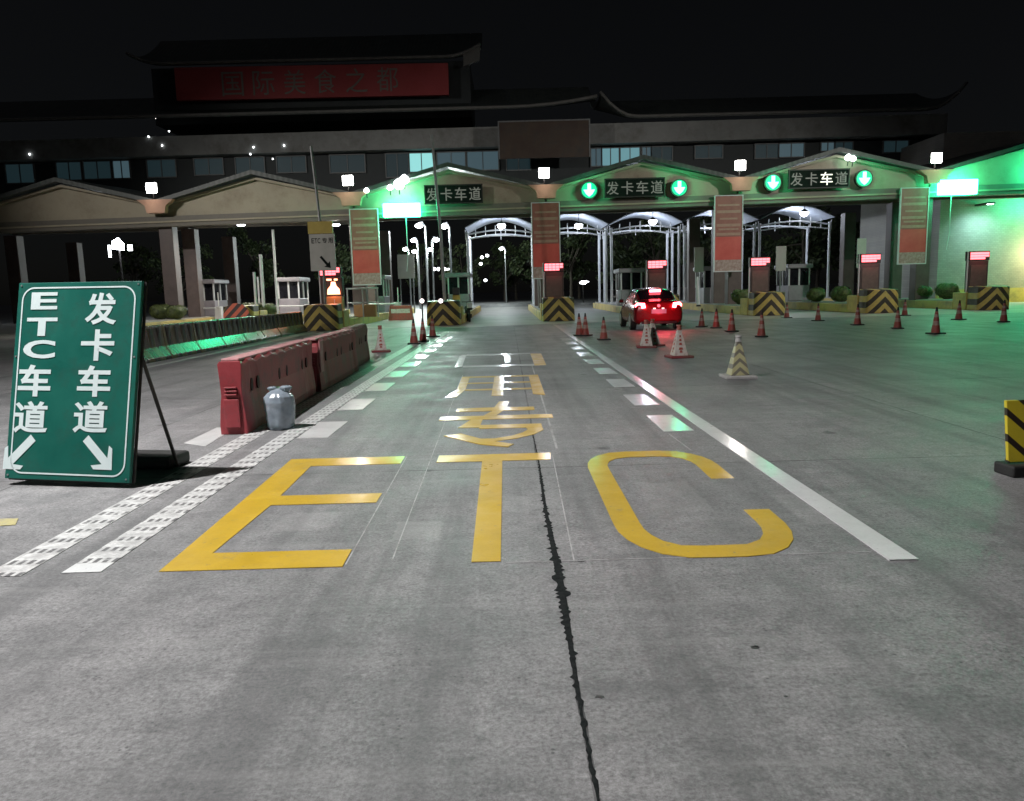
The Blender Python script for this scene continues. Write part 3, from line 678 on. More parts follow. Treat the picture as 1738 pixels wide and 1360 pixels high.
for x0, y0, x1, y1, e in WIN:
    a = at(x0, y0, YB+0.28); b = at(x1, y1, YB+0.28); zt = min(a.z, 11.0); zb = b.z
    f = MB()
    for s in ((a.x-0.07, a.x, zb, zt), (b.x, b.x+0.07, zb, zt), (a.x-0.07, b.x+0.07, zb-0.07, zb-0.001), (a.x-0.07, b.x+0.07, zt+0.001, zt+0.06)): f.span(s[0], s[1], YB+0.16, YB+0.32, s[2], s[3])
    mx = (a.x+b.x)/2; f.span(mx-0.03, mx+0.03, YB+0.18, YB+0.3, zb+0.001, zt-0.001)
    w = f.build('window', M['frame'], bl)
    MB().span(a.x+0.002, b.x-0.002, YB+0.24, YB+0.27, zb+0.002, zt-0.002).build('pane', E[e], w)
# rooftop sign, separate board on the upper eave
a = at(295, 113, 54.0); b = at(762, 163, 54.0)
rs = thing('rooftop_sign', 'long unlit red rooftop sign board with dull characters', 'sign', (0, 54.0, 0))
zl0, zl1, zr0, zr1 = at(295, 171, 54).z, at(295, 115, 54).z, at(762, 161, 54).z, at(762, 107, 54).z
MB().wall([(a.x, zl0), (b.x, zr0), (b.x, zr1), (a.x, zl1)], 0.0, 0.35).build('board', M['sign_red'], rs)
sb = MB()
for k in range(6): sb.box((a.x + (b.x-a.x)*(k+0.5)/6, 0.8, (zl0+zr0)/2+0.9), (0.12, 0.9, 0.12))
sb.build('bracket', M['dark_metal'], rs)
for i, ch in enumerate('国际美食之都'):
    c = at(395 + i*52.5, 143 - i*1.6, 54.0)
    letters(MB(), [(ch, c.x, c.z, 1.45, 1.55)], lambda u, v: (u, -0.03, v), 0.0).build('character', M['letter_dull'], rs, recalc=False)
# dim board hanging in the middle under the eave
a = at(847, 208, 51.5); b = at(1000, 266, 51.5)
hb = thing('notice_board', 'dim brown board hung in front of the concrete band', 'board', ((a.x+b.x)/2, 51.5, b.z))
w, h = b.x-a.x, a.z-b.z
MB().span(-w/2, w/2, 0, 0.15, 0, h).build('panel', M['panel_brown'], hb)
fr = MB()
for s in ((-w/2-0.08, -w/2-0.001, 0, h), (w/2+0.001, w/2+0.08, 0, h), (-w/2-0.08, w/2+0.08, h+0.001, h+0.08)): fr.span(s[0], s[1], -0.04, 0.18, s[2], s[3])
fr.build('frame', M['grey_metal'], hb)
MB().box((-w*0.3, 1.2, h*0.7), (0.1, 2.1, 0.1)).box((w*0.3, 1.2, h*0.7), (0.1, 2.1, 0.1)).build('bracket', M['dark_metal'], hb)
# added bulbs that make the small specks of light on the dark facade
for i, (px, py) in enumerate(((252, 232), (287, 223), (264, 200), (275, 247), (50, 262), (425, 262), (482, 247), (463, 270), (430, 250))):
    p = at(px, py, YB-0.66)
    t = tag(MB().lathe([(0.01, -0.05), (0.04, -0.03), (0.048, 0.015), (0.02, 0.05)], n=10).build('speck_bulb', E['small'], loc=p, smooth=True),
            'tiny added bulb making a speck of light on the dark building', 'bulb', 'added specks of light on the dark facade')
# added lamps that make the white blotches of light at the roof
for px, py, s, lb in ((662, 318, 0.16, 'small added white lamp low on the green lit roof slope'), (677, 312, 0.30, 'pair of added white lamps on the green lit roof slope'), (686, 304, 0.26, 'topmost added white lamp on the green lit roof slope'),
                  (622, 323, 0.14, 'dim added white lamp on the roof slope left of the green LED sign'), (1440, 267, 0.18, 'added white lamp just right of the rightmost gable peak'), (1448, 269, 0.16, 'second added lamp right of the rightmost gable peak')):
    p = at(px, py, YF-0.75); t = thing('added_roof_lamp', lb, 'lamp', p, 0, 'added small lamps along the canopy roof')
    MB().lathe([(s*0.3, -s), (s, -s*0.5), (s*0.9, s*0.3), (s*0.2, s*0.9)], n=12).build('globe', E['small'], t, smooth=True)
    MB().tube([(0, 0.02, -s), (0, 0.1, -s-0.25)], 0.03, 6).build('stem', M['dark_metal'], t)

# ================================================================== RIGHT WALL
rw = thing('side_building', 'grey tiled end wall right of the toll lanes lit green and yellow', 'building', (0, 0, 0))
MB().span(27.2, 46, 49.0, 60, 0.0, 10.5).build('wall', M['walltile'], rw)
MB().span(27.15, 46, 48.85, 48.998, 0.0, 0.9).build('plinth', M['yellow_wall'], rw)
t = thing('wall_lamp', 'cool white lamp on the tiled wall behind the right green LED sign', 'lamp', (29.5, 48.4, 6.0))
MB().box((0, -0.15, 0.06), (0.4, 1.4, 0.1)).build('housing', M['dark_metal'], t)
MB().box((0, -0.7, 0.0), (0.3, 0.2, 0.02)).build('lens', E['cool'], t)
lamp('wall_lamp_light', 'SPOT', (0, -0.9, -0.06), 800, (0.50, 0.92, 0.92), t, 0.25, (0.2, 0.1, -3.0), 140, 1.0)
t = thing('wall_lamp', 'yellow lamp on the tiled wall just outside the right edge', 'lamp', (34.3, 48.2, 3.2))
MB().box((0, 0.3, 0), (0.3, 0.5, 0.2)).build('housing', M['dark_metal'], t)
MB().box((0, -0.02, 0), (0.3, 0.1, 0.3)).build('lens', emit('sodium', (1.0, 0.78, 0.25), 12), t)
lamp('wall_lamp_light', 'POINT', (0, -0.5, -0.1), 800, (1.0, 0.86, 0.42), t, 0.15)

# ================================================================== ISLANDS, LED POSTS, BOOTHS
ISL = [(-18.8, 32.5, 'far left island under the first pillar'), (-13.55, 38.5, 'island behind the striped barrier with the round nose'), (-8.3, 33.9, 'island at the end of the striped barrier'),
       (-3.05, 35.9, 'island left of the lane with two white lamps'), (2.45, 37.4, 'island right of the painted lane'), (7.65, 37.6, 'island hidden behind the red car'),
       (12.8, 37.5, 'island right of the red car'), (18.05, 36.9, 'island second from the tiled wall'), (23.6, 37.2, 'island beside the tiled wall')]
def nose(mb, w, y0, y1, h0, h1):
    """block with a rounded front in plan and a slightly raked top"""
    pl = [(-w/2, y1)] + [(-w/2*math.cos(t), y0 + 0.28 - 0.28*math.sin(t)) for t in np.linspace(0, math.pi, 11)] + [(w/2, y1)]
    n = len(pl); vs = [(x*1.02, y, h0) for x, y in pl] + [(x*0.97, y, h1 + (0.05 if y > y0+0.4 else 0)) for x, y in pl]
    fs = [tuple(range(n)), tuple(range(2*n-1, n-1, -1))] + [(i, i+n, (i+1) % n+n, (i+1) % n) for i in range(n)]
    return mb.add(vs, fs)
for i, (x, y, lb) in enumerate(ISL):
    t = thing('toll_island', 'yellow ' + lb + ' with chevron nose', 'toll island', (x, y, 0), 0, 'toll islands')
    MB().span(-0.85, 0.85, 2.2, 62-y, 0, 0.42).build('kerb_wall', M['yellow_wall'], t, bevel=0.03)
    MB().span(-0.70, 0.70, 2.3, 61.8-y, 0.4, 0.47).build('island_deck', M['apron'], t)
    nose(MB(), 1.56, 0, 1.1, 0.0, 1.12).build('nose_block', M['chev'], t, bevel=0.03)
    if i == 1: MB().disc((0, -0.06, 0.62), 0.66, 0.05, 28).build('round_board', M['red_lit_chev'], t)
    MB().span(-0.83, 0.83, 1.101, 2.3, 0, 0.86).build('plinth', M['yellow_wall'], t, bevel=0.04)
LED = [(2, 'left of the lane signal with the orange cabinet'), (4, 'in front of the middle banner'), (5, 'above the red car'), (6, 'right of the red car'), (7, 'second from the tiled wall'), (8, 'in front of the tiled wall')]
proto = None
for i, w in LED:
    x, y, _ = ISL[i]
    lb = 'fee display cabinet with red LED header ' + w
    loc = (x-0.12, y+1.55, 0.86)
    if i == 2: loc = (x-0.05, y+2.9, 0.86)
    if proto is None:
        t = proto = thing('fee_display', lb, 'LED display', loc, 0, 'fee displays on the islands')
        MB().span(-0.48, 0.48, -0.16, 0.16, 0.02, 1.55).build('cabinet', M['cabinet'], t, bevel=0.02)
        MB().span(-0.40, 0.40, -0.18, -0.162, 0.25, 1.35).build('screen', M['cabinet_face'], t)
        h = MB().span(-0.50, 0.50, -0.20, 0.2, 1.56, 2.02).build('header_box', M['dark_metal'], t, bevel=0.02)
        lm = MB()
        for k in range(5):
            for q in range(3): lm.span(-0.46+0.185*k, -0.46+0.185*k+0.165, -0.235, -0.201, 1.62+0.12*q, 1.62+0.12*q+0.10) if (q or k < 4) else None
        lm.build('led_rows', E['red_led'], h)
        MB().tube([(-0.53, -0.1, -0.3), (-0.53, -0.1, 2.0)], 0.035, 8).build('post', M['white_metal'], t)
        lamp('led_spill', 'POINT', (0, -0.45, 1.8), 10, (1, 0.10, 0.12), t, 0.15)
    else: dup(proto, loc, 0, lb)
# shrubs
def leafball(mb, c, r, n, rng, flat=0.75, size=0.07):
    for _ in range(n):
        d = Vector((rng.gauss(0, 1), rng.gauss(0, 1), rng.gauss(0, 1))).normalized()
        p = Vector(c) + Vector((d.x*r, d.y*r, d.z*r*flat))*rng.uniform(0.82, 1.04)
        a = d.cross(Vector((rng.uniform(-1, 1), rng.uniform(-1, 1), rng.uniform(-1, 1)))).normalized(); b = (d + a*0.6).cross(a).normalized()
        s = size*rng.uniform(0.6, 1.3)
        mb.add([p-a*s, p+b*s*0.6, p+a*s, p-b*s*0.6], [(0, 1, 2, 3)])
    return mb
rng = random.Random(11); sp = None
SHR = [(-19.3, 43, 'left of the first pillar'), (-18.2, 42.4, 'right of its neighbour by the first pillar'), (-13.9, 41.6, 'left one of two behind the round nose'), (-13.1, 41.8, 'right one of two behind the round nose'),
       (12.6, 41.5, 'left of the fee display right of the car'), (18.2, 42.2, 'right one of two left of the second display from the wall'), (17.6, 44.0, 'left one of two left of the second display from the wall'), (23.4, 43.6, 'left one of two before the tiled wall'), (23.9, 42.0, 'right one of two before the tiled wall')]
for x, y, w in SHR:
    lb = 'round clipped shrub ' + w
    if sp is None:
        sp = thing('round_shrub', lb, 'shrub', (x, y, 0.46), 0, 'clipped shrubs on the islands')
        leafball(leafball(leafball(MB(), (-0.06, 0, 0.40), 0.55, 1100, rng), (0.22, 0.1, 0.50), 0.40, 500, rng, 0.9), (-0.25, -0.1, 0.55), 0.33, 400, rng, 0.9).build('foliage', M['shrub'], sp, recalc=False)
        leafball(MB(), (0, 0, 0.40), 0.46, 700, rng, 0.75, 0.12).build('inner_foliage', M['shrub'], sp, recalc=False)
        MB().tube([(0, 0, -0.02), (0, 0, 0.4)], 0.05, 6).build('stem', M['bark'], sp)
    else:
        s = dup(sp, (x, y, 0.46), rng.uniform(0, 6), lb); s.scale = (rng.uniform(0.9, 1.12),)*3
# booths
bp = None
for i, w in ((1, 'behind the left shrubs'), (2, 'behind the banner beside the green LED sign'), (3, 'left of the painted lane'), (5, 'behind the red car'), (6, 'right of the red car'), (7, 'behind the shrubs on the right'), (0, 'at the far left')):
    x = ISL[i][0]; lb = 'grey steel toll booth with dark windows ' + w
    if bp is None:
        bp = thing('toll_booth', lb, 'toll booth', (x, 49, 0.47), 0, 'toll booths')
        MB().span(-0.65, 0.65, -1.1, 1.1, 0, 0.95).build('lower_body', M['booth'], bp, bevel=0.04)
        MB().span(-0.60, 0.60, -1.05, 1.05, 0.951, 1.98).build('glazing', M['glass'], bp)
        for sx in (-0.62, 0.62):
            for sy in (-1.07, 0, 1.07): MB().span(sx-0.04, sx+0.04, sy-0.04, sy+0.04, 0.952, 1.979).build('mullion', M['white_metal'], bp)
        MB().span(-0.05, 0.05, -1.1, -1.052, 0.952, 1.979).build('mullion', M['white_metal'], bp)
        MB().span(-0.78, 0.78, -1.3, 1.3, 1.981, 2.25).build('roof', M['booth'], bp, bevel=0.06)
    else: dup(bp, (x, 49, 0.47), 0, lb)
# boom barriers at the left lanes
bg_ = None
for x, y, w in ((-17.6, 47, 'beside the first pillar'), (-12.3, 47.5, 'left of the fee display'), (-6.6, 46, 'under the banner by the green LED sign'), (9.3, 50, 'behind the red car')):
    lb = 'pale raised lane barrier arm ' + w
    if bg_ is None:
        bg_ = thing('boom_barrier', lb, 'barrier gate', (x, y, 0), 0, 'boom barriers in the toll lanes')
        MB().span(-0.2, 0.2, -0.2, 0.2, 0, 1.05).build('cabinet', M['white_metal'], bg_, bevel=0.03)
        MB().tube([(-0.1, -0.24, 0.95), (-2.6, -0.24, 1.0)], 0.045, 8).build('arm', M['white_metal'], bg_)
        MB().tube([(0.1, -0.24, 0.95), (0.1, -0.24, 1.9)], 0.03, 8).build('sensor_post', M['white_metal'], bg_)
    else: dup(bg_, (x, y, 0), 0, lb)
# island posts
for px, pt, pb, Y, r, lb in ((442, 432, 506, 41.5, 0.09, 'tall pale post behind the shrubs by the round nose'), (431, 462, 506, 41.2, 0.07, 'short leaning pale post behind the shrubs by the round nose'),
                             (463, 390, 520, 44, 0.07, 'thin green lit pole left of the first fee display'), (437, 470, 506, 44.5, 0.05, 'low thin post in front of the dark left lanes'),
                             (1183, 470, 512, 43, 0.09, 'short cream post right of the red car')):
    a = at(px, pt, Y); b = at(px+ (pb-pt)*0.06, pb, Y)
    t = thing('marker_post', lb, 'post', (b.x, Y, 0.0))
    MB().tube([(0, 0, 0.4), (a.x-b.x, 0, a.z)], r, 10).build('shaft', M['white_metal'], t)
    MB().lathe([(r*1.5, 0.40), (r*1.5, 0.46), (r, 0.5)], n=10).build('foot', M['dark_metal'], t)
# lane signal with orange cabinet
p = at(571, 545, 36.5)
t = thing('lane_signal_cabinet', 'orange cabinet topped by a glowing red lane symbol', 'signal box', (p.x, 36.5, 0.0))
MB().span(-0.38, 0.38, -0.25, 0.25, 0.3, 1.48).build('cabinet', M['orange_box'], t, bevel=0.03)
h = MB().span(-0.42, 0.42, -0.2, 0.2, 1.481, 2.35).build('signal_head', M['dark_metal'], t, bevel=0.03)
MB().wall([(-0.30, 1.58), (0.30, 1.58), (0.27, 1.82), (0.13, 1.98), (0.09, 2.16), (-0.09, 2.16), (-0.13, 1.98), (-0.27, 1.82)], -0.24, -0.202).build('symbol', E['house'], h)
MB().span(-0.30, -0.08, -0.24, -0.202, 2.22, 2.30).span(0.05, 0.20, -0.24, -0.202, 2.22, 2.30).build('led_bar', E['house'], h)
MB().tube([(0.03, -0.29, 0.5), (0.03, -0.29, 1.35)], 0.02, 6).build('handle', M['white_metal'], t)
lamp('symbol_spill', 'POINT', (0, -0.5, 1.7), 14, (1, 0.28, 0.15), t, 0.12)
# two round lamps on the nose left of the lane
for px, lb in ((716, 'round white marker lamp left of the chevron nose'), (748, 'round white marker lamp on top of the chevron nose')):
    p = at(px, 511, 35.7); t = thing('marker_lamp', lb, 'lamp', p, 0, 'round marker lamps by the chevron nose')
    MB().disc((0, 0, 0), 0.10, 0.03, 16).build('lens', emit('warm marker', (1, 0.85, 0.82), 4), t)
    MB().disc((0, 0.031, 0), 0.13, 0.1, 16).build('housing', M['dark_metal'], t)
    MB().tube([(0, 0.08, -0.12), (0, 0.08, -p.z if px < 720 else 1.14-p.z)], 0.035, 8).build('stem', M['dark_metal'], t)
p = at(776, 545, 38.5)
t = thing('camera_post', 'yellow post with a black camera box left of the painted lane', 'camera post', (p.x, 38.5, 0.42))
MB().span(-0.18, 0.18, -0.15, 0.15, 0, 0.98).build('post', M['yellow_box'], t, bevel=0.02)
MB().span(-0.16, 0.16, -0.25, 0.15, 0.981, 1.34).build('camera_box', M['car_black'], t, bevel=0.03)
# ETC sign on its tall pole
p = at(548, 460, 34.6)
t = thing('pole_sign', 'yellow topped white lane sign on a tall thin pole', 'sign', (p.x, 34.6, 0))
MB().tube([(0.0, 0.1, 0.3), (0.02, 0.1, 4.2), (-0.22, 0.1, 8.0)], 0.06, 8).build('pole', M['grey_metal'], t)
zt = at(548, 376, 34.6).z; zm = at(548, 397, 34.6).z; zb = p.z
MB().span(-0.55, 0.55, -0.02, 0.04, zm+0.01, zt).build('yellow_panel', M['yellow_box'], t)
pnl = MB().span(-0.52, 0.60, -0.02, 0.04, zb, zm-0.01).build('white_panel', M['pale_board'], t)
letters(MB(), [(c, -0.36+0.135*i, zm-0.30, 0.12, 0.22) for i, c in enumerate('ETC')] + [('专', 0.16, zm-0.30, 0.22, 0.24), ('用', 0.42, zm-0.30, 0.20, 0.24)], lambda u, v: (u, -0.026, v), 0.015).build('lettering', M['plate'], pnl, recalc=False)
MB().wall([(-0.1, zb+0.60), (-0.02, zb+0.66), (0.26, zb+0.32), (0.34, zb+0.42), (0.36, zb+0.12), (0.08, zb+0.18), (0.18, zb+0.24)], -0.03, -0.021).build('arrow', M['plate'], pnl)
# tall plain pole by the second island
p = at(757, 545, 38.0)
t = thing('tall_pole', 'tall thin grey pole in front of the green lit gable', 'pole', (p.x, 38.0, 0.4))
MB().tube([(0, 0, 0.05), (-0.1, 0, 4), (-0.35, 0, 8.6)], [0.09, 0.08, 0.06], 10).build('shaft', M['grey_metal'], t)
MB().lathe([(0.18, 0.0), (0.18, 0.08), (0.1, 0.12)], n=12).build('foot', M['dark_metal'], t)

# ================================================================== WHITE STEEL SHELTERS BEHIND
IX = [-3.05, 2.2, 7.45, 12.8, 18.3, 23.8]
SHL = ['left of the middle banner', 'right of the middle banner', 'above the red car', 'behind the right hand banner', 'left of the dark pillars on the right']
for k in range(5):
    x0, x1 = IX[k]+0.08, IX[k+1]-0.08; w = x1-x0; zs = 5.55 + 0.02*k
    t = thing('lane_shelter', 'white steel arched shelter ' + SHL[k], 'shelter', (x0, 57, 0), 0, 'white arched shelters beyond the canopy')
    def arch(h, rise, n=14): return [(w*i/n, h + rise*math.sin(math.pi*i/n)) for i in range(n+1)]
    for yy in (0.0, 4.2):
        tr = MB(); lo = arch(zs-0.22, 0.22); hi = arch(zs+0.10, 0.30)
        yy == 0.0 and tr.tube([(x, yy, z) for x, z in lo], 0.045, 6); tr.tube([(x, yy, z) for x, z in hi], 0.06, 6)
        for i in range(0, 15, 2 if yy == 0.0 else 7): tr.tube([(lo[i][0], yy, lo[i][1]), (hi[i][0], yy, hi[i][1] + 0.35)], 0.03, 6)
        tr.build('arch_truss', M['white_metal'], t)
        for sx in (0.12, w-0.12): MB().tube([(sx, yy, 0.47), (sx, yy, zs+0.3)], 0.09, 10).build('post', M['white_metal'], t)
    r = arch(zs+0.55, 0.85); rb = MB()
    N = len(r); rb.add([(x, -0.6, z) for x, z in r] + [(x, 4.8, z) for x, z in r] + [(x, -0.6, z+0.06) for x, z in r] + [(x, 4.8, z+0.06) for x, z in r],
       [(i, i+1, N+i+1, N+i) for i in range(N-1)] + [(2*N+i, 3*N+i, 3*N+i+1, 2*N+i+1) for i in range(N-1)] + [(i, 2*N+i, 2*N+i+1, i+1) for i in range(N-1)] + [(N+i, N+i+1, 3*N+i+1, 3*N+i) for i in range(N-1)])
    rb.build('barrel_roof', M['shelter_roof'], t, smooth=False)
for px, py, Y, lb in ((851, 383, 56, 'white pendant lamp in the arch left of the middle banner'), (982, 383, 56, 'white pendant lamp in the arch right of the middle banner'),
                      (1108, 376, 56, 'white pendant lamp in the arch above the red car'), (1365, 362, 56, 'white pendant lamp in the arch right of the third banner'), (1230, 372, 58, 'pendant lamp hidden behind the third banner')):
    p = at(px, py, Y); t = thing('pendant_lamp', lb, 'lamp', p, 0, 'pendant lamps in the shelters')
    MB().lathe([(0.04, 0.30), (0.16, 0.22), (0.30, 0.08)], n=14).build('shade', M['grey_metal'], t, smooth=True)
    MB().lathe([(0.29, 0.07), (0.27, -0.10), (0.12, -0.22), (0.02, -0.25)], n=14).build('globe', E['cool'], t, smooth=True)
    MB().tube([(0, 0, 0.28), (0, 0, 1.1)], 0.02, 6).build('cord', M['dark_metal'], t)
    lamp('pendant_light', 'POINT', (0, 2.3, -0.35), 260, (0.76, 0.84, 1.0), t, 0.25)
# street lamps down the road beyond
for px, py, Y, arm, lb in ((711, 383, 62, 0.5, 'largest street lamp right under the left green LED sign'), (702, 408, 78, 0.4, 'street lamp lower left under the green LED sign'), (740, 407, 74, -0.4, 'street lamp between the tall grey poles'),
                           (688, 423, 90, 0.4, 'leftmost small street lamp under the green LED sign'), (703, 427, 98, 0.4, 'small street lamp above the pale road board'), (730, 424, 95, -0.4, 'small street lamp left of the tall grey pole'),
                           (754, 384, 60, 0.4, 'street lamp just right of the tall grey pole'), (851, 422, 105, 0.5, 'lone street lamp seen through the left arch')):
    p = at(px, py, Y); t = thing('street_lamp', lb, 'street lamp', (p.x, Y, 0), 0, 'street lamps on the road beyond the toll lanes')
    MB().tube([(arm, 0, 0), (arm, 0, p.z-0.1), (arm*0.5, 0, p.z+0.28), (0, 0, p.z+0.2)], [0.10, 0.07, 0.05, 0.05], 8).build('pole', M['grey_metal'], t)
    MB().lathe([(0.05, 0.18), (0.30, 0.05), (0.30, -0.08), (0.1, -0.2)], (0, 0, p.z), 12).build('lamp_head', E['cool'], t, smooth=True)
    lamp('street_light', 'POINT', (0, 0, p.z-0.5), 1200, (0.85, 0.97, 0.95), t, 0.2)
# small lights far off
for px, py in ((737, 457), (744, 457), (755, 457), (760, 457)):
    p = at(px, py, 120); tag(MB().lathe([(0.05, -0.25), (0.26, -0.1), (0.26, 0.1), (0.05, 0.25)], n=10).build('far_lamp', E['small'], loc=p), 'tiny far lamp in the row beyond the tall poles', 'lamp', 'row of tiny far lamps')
for px, py in ((818, 437), (827, 434), (816, 448), (824, 476)):
    p = at(px, py, 110); tag(MB().lathe([(0.05, -0.2), (0.22, -0.1), (0.22, 0.1), (0.05, 0.2)], n=10).build('far_lamp', E['small'], loc=p), 'tiny far lamp among the dark trees past the left arch', 'lamp', 'tiny far lamps among the trees')
p = at(200, 415, 66); t = thing('far_light', 'bright white work light between the far left pillars', 'lamp', (p.x, 66, p.z))
MB().wall([(-0.55, -0.35), (0.45, -0.5), (0.5, 0.0), (0.05, 0.55), (-0.5, 0.25)], 0, 0.1).build('lens', E['cool'], t)
MB().box((-0.75, 0, -0.55), (0.18, 0.1, 1.0)).box((1.0, 0, -0.3), (0.35, 0.1, 0.5)).build('side_lens', E['small'], t)
MB().tube([(0, 0.2, 0.2), (0, 0.2, -p.z)], 0.08, 8).build('pole', M['dark_metal'], t)
lamp('work_light_beam', 'POINT', (0, -0.6, 0), 260, (0.9, 0.92, 1.0), t, 0.2)
# pale road board far left of the lane
p = at(690, 470, 60); t = thing('road_board', 'pale board on two legs under the street lamps', 'board', (p.x, 60, 0))
zt = at(690, 432, 60).z; zb = at(690, 473, 60).z
MB().span(-0.65, 0.65, 0, 0.06, zb, zt).build('panel', M['pale_board'], t)
MB().tube([(-0.5, 0.1, 0), (-0.5, 0.1, zt)], 0.05, 6).tube([(0.5, 0.1, 0), (0.5, 0.1, zt)], 0.05, 6).build('legs', M['grey_metal'], t)

# ================================================================== TREES
def tree_mesh(rng, h, cr):
    tr = MB(); top = Vector((rng.uniform(-0.3, 0.3), 0, h*0.55))
    tr.tube([(0, 0, 0), (0.05, 0.05, h*0.25), top], [0.26, 0.20, 0.12], 8)
    fo = MB()
    for k in range(16):
        a = rng.uniform(0, 6.28); rr = cr*rng.uniform(0.15, 0.95); z = h*rng.uniform(0.32, 0.95)
        c = Vector((rr*math.cos(a)*(1.1 - 0.5*abs(z/h-0.6)), rr*math.sin(a)*0.8, z))
        tr.tube([top*rng.uniform(0.5, 0.95), c], [0.09, 0.03], 5)
        r = cr*rng.uniform(0.22, 0.42)
        for _ in range(110):
            d = Vector((rng.gauss(0, 1), rng.gauss(0, 1), rng.gauss(0, 1))).normalized()*r*rng.random()**0.4
            q = c + Vector((d.x, d.y, d.z*0.75)); nn = Vector((rng.gauss(0, 1), rng.gauss(0, 1), rng.gauss(0, 1))).normalized()
            a1 = nn.orthogonal().normalized(); b1 = nn.cross(a1); s = rng.uniform(0.16, 0.34)
            fo.add([q-a1*s, q+b1*s*0.5, q+a1*s, q-b1*s*0.5], [(0, 1, 2, 3)])
    return tr, fo
rng = random.Random(5)
protos = []
TR = [(-7, 120), (-0.5, 128), (4, 118), (9, 110), (13.5, 95), (17.5, 92), (22, 88), (27, 92), (31, 84), (36, 90), (20, 112), (12, 130), (1.5, 140), (-14, 125), (-24, 110), (-33, 104), (-42, 100), (-52, 108), (43, 98), (29, 76)]
for i, (x, y) in enumerate(TR):
    lb = 'dark leafy tree beyond the toll lanes'
    if len(protos) < 4:
        tr, fo = tree_mesh(rng, 8.5 + len(protos)*0.8, 3.6)
        t = thing('broadleaf_tree', lb, 'tree', (x, y, 0), 0, 'dark trees beyond the toll lanes')
        tr.build('trunk', M['bark'], t); fo.build('crown', M['leaf'], t, recalc=False); protos.append(t)
    else: dup(protos[i % 4], (x, y, 0), rng.uniform(0, 6.28), lb)

# ================================================================== GREEN LANE SIGN (foreground left)
BR, BL, TR_ = Vector((-3.10, 6.05, 0.045)), Vector((-4.26, 6.29, 0.06)), Vector((-3.03, 6.40, 1.665))
ax = (BR-BL); SW = ax.length; ax.normalize()
up = (TR_-BR); SH = up.length; up = (up - ax*up.dot(ax)).normalized()
nrm = ax.cross(up)                       # points to the viewer (-y)
if nrm.y > 0: nrm = -nrm
def S(u, v, d=0.0): return BR - ax*u + up*v + nrm*d          # u measured from the right edge
sg = thing('lane_sign_board', 'large green standing lane sign with white characters and two arrows', 'road sign', (0, 0, 0))
MB().prism([(0, 0), (SW, 0), (SW, SH), (0, SH)], lambda u, v: S(u, v, 0.0), lambda u, v: S(u, v, -0.035)).build('panel', M['sign_green'], sg, bevel=0.004)
def rr(x0, x1, y0, y1, r, n=8):
    o = []
    for cx, cy, a in ((x1-r, y1-r, 0), (x0+r, y1-r, 90), (x0+r, y0+r, 180), (x1-r, y0+r, 270)):
        o += [(cx + r*math.cos(R(a+90*i/n)), cy + r*math.sin(R(a+90*i/n))) for i in range(n+1)]
    return o
o_, i_ = rr(0.045, SW-0.045, 0.045, SH-0.04, 0.115), rr(0.058, SW-0.058, 0.058, SH-0.053, 0.102)
n = len(o_)
MB().add([S(u, v, 0.004) for u, v in o_] + [S(u, v, 0.004) for u, v in i_], [(k, (k+1) % n, n+(k+1) % n, n+k) for k in range(n)]).build('border', M['sign_white'], sg, recalc=False)
def pxuv(px, py):                         # sign position from the photo
    d = CAMR @ Vector(((px-W0/2)/FPX, -(py-H0/2)/FPX, -1)); o = Vector((0, 0, CAMZ))
    t = (BR-o).dot(nrm)/d.dot(nrm); q = o + d*t - BR
    return -q.dot(ax), q.dot(up)
for ch, px, py, wx, hy, bo in (('发', 172, 524, 54, 54, 0.028), ('卡', 166, 586, 57, 53, 0.03), ('车', 160, 647, 57, 53, 0.03), ('道', 154, 708, 59, 54, 0.024),
                           ('E', 76, 511, 45, 29, 0.03), ('T', 71.5, 555, 52, 31, 0.03), ('C', 67, 593, 55, 31, 0.03), ('车', 59, 646, 56, 54, 0.03), ('道', 53, 708, 58, 54, 0.024)):
    u, v = pxuv(px, py); u1, _ = pxuv(px+wx, py); _, v1 = pxuv(px, py-hy)
    letters(MB(), [(ch, -u, v, abs(u-u1), abs(v1-v))], lambda a, b: S(-a, b, 0.004), bo).build('character', M['sign_white'], sg, recalc=False)
def sign_arrow(t0, t1):
    a = Vector(pxuv(*t0)); b = Vector(pxuv(*t1)); d = (b-a).normalized(); p = Vector((-d.y, d.x)); w = 0.036
    sh = [a+p*w, b-d*0.10+p*w, b-d*0.10-p*w, a-p*w]
    h1 = [b, b-d*0.10+p*w, b-d*0.165+p*0.115, b-d*0.125+p*0.12]; h2 = [b, b-d*0.125-p*0.12, b-d*0.165-p*0.115, b-d*0.10-p*w]; h3 = [b, b-d*0.10-p*w, b-d*0.10+p*w]
    mb = MB()
    for q in (sh, h1, h2, h3): mb.add([S(c.x, c.y, 0.004) for c in q], [tuple(range(len(q)))])
    mb.build('arrow', M['sign_white'], sg, recalc=False)
for bu, bv in ((0.03, 0.03), (SW-0.03, 0.03), (0.03, SH-0.025), (SW-0.03, SH-0.025), (0.025, SH*0.62), (SW-0.025, SH*0.62)):
    MB().prism([(bu + 0.008*math.cos(a), bv + 0.008*math.sin(a)) for a in np.linspace(0, 2*math.pi, 8, endpoint=False)], lambda u, v: S(u, v, 0.006), lambda u, v: S(u, v, -0.01)).build('bolt', M['grey_metal'], sg)
sign_arrow((146, 744), (190, 798)); sign_arrow((57, 743), (5, 796))
MB().tube([S(0.0, SH*0.62, -0.06), (-3.02, 6.78, 0.02)], 0.016, 8).build('strut', M['dark_metal'], sg)
MB().tube([S(SW-0.02, SH*0.62, -0.06), (-4.2, 6.98, 0.02)], 0.016, 8).build('strut', M['dark_metal'], sg)
fr = MB()
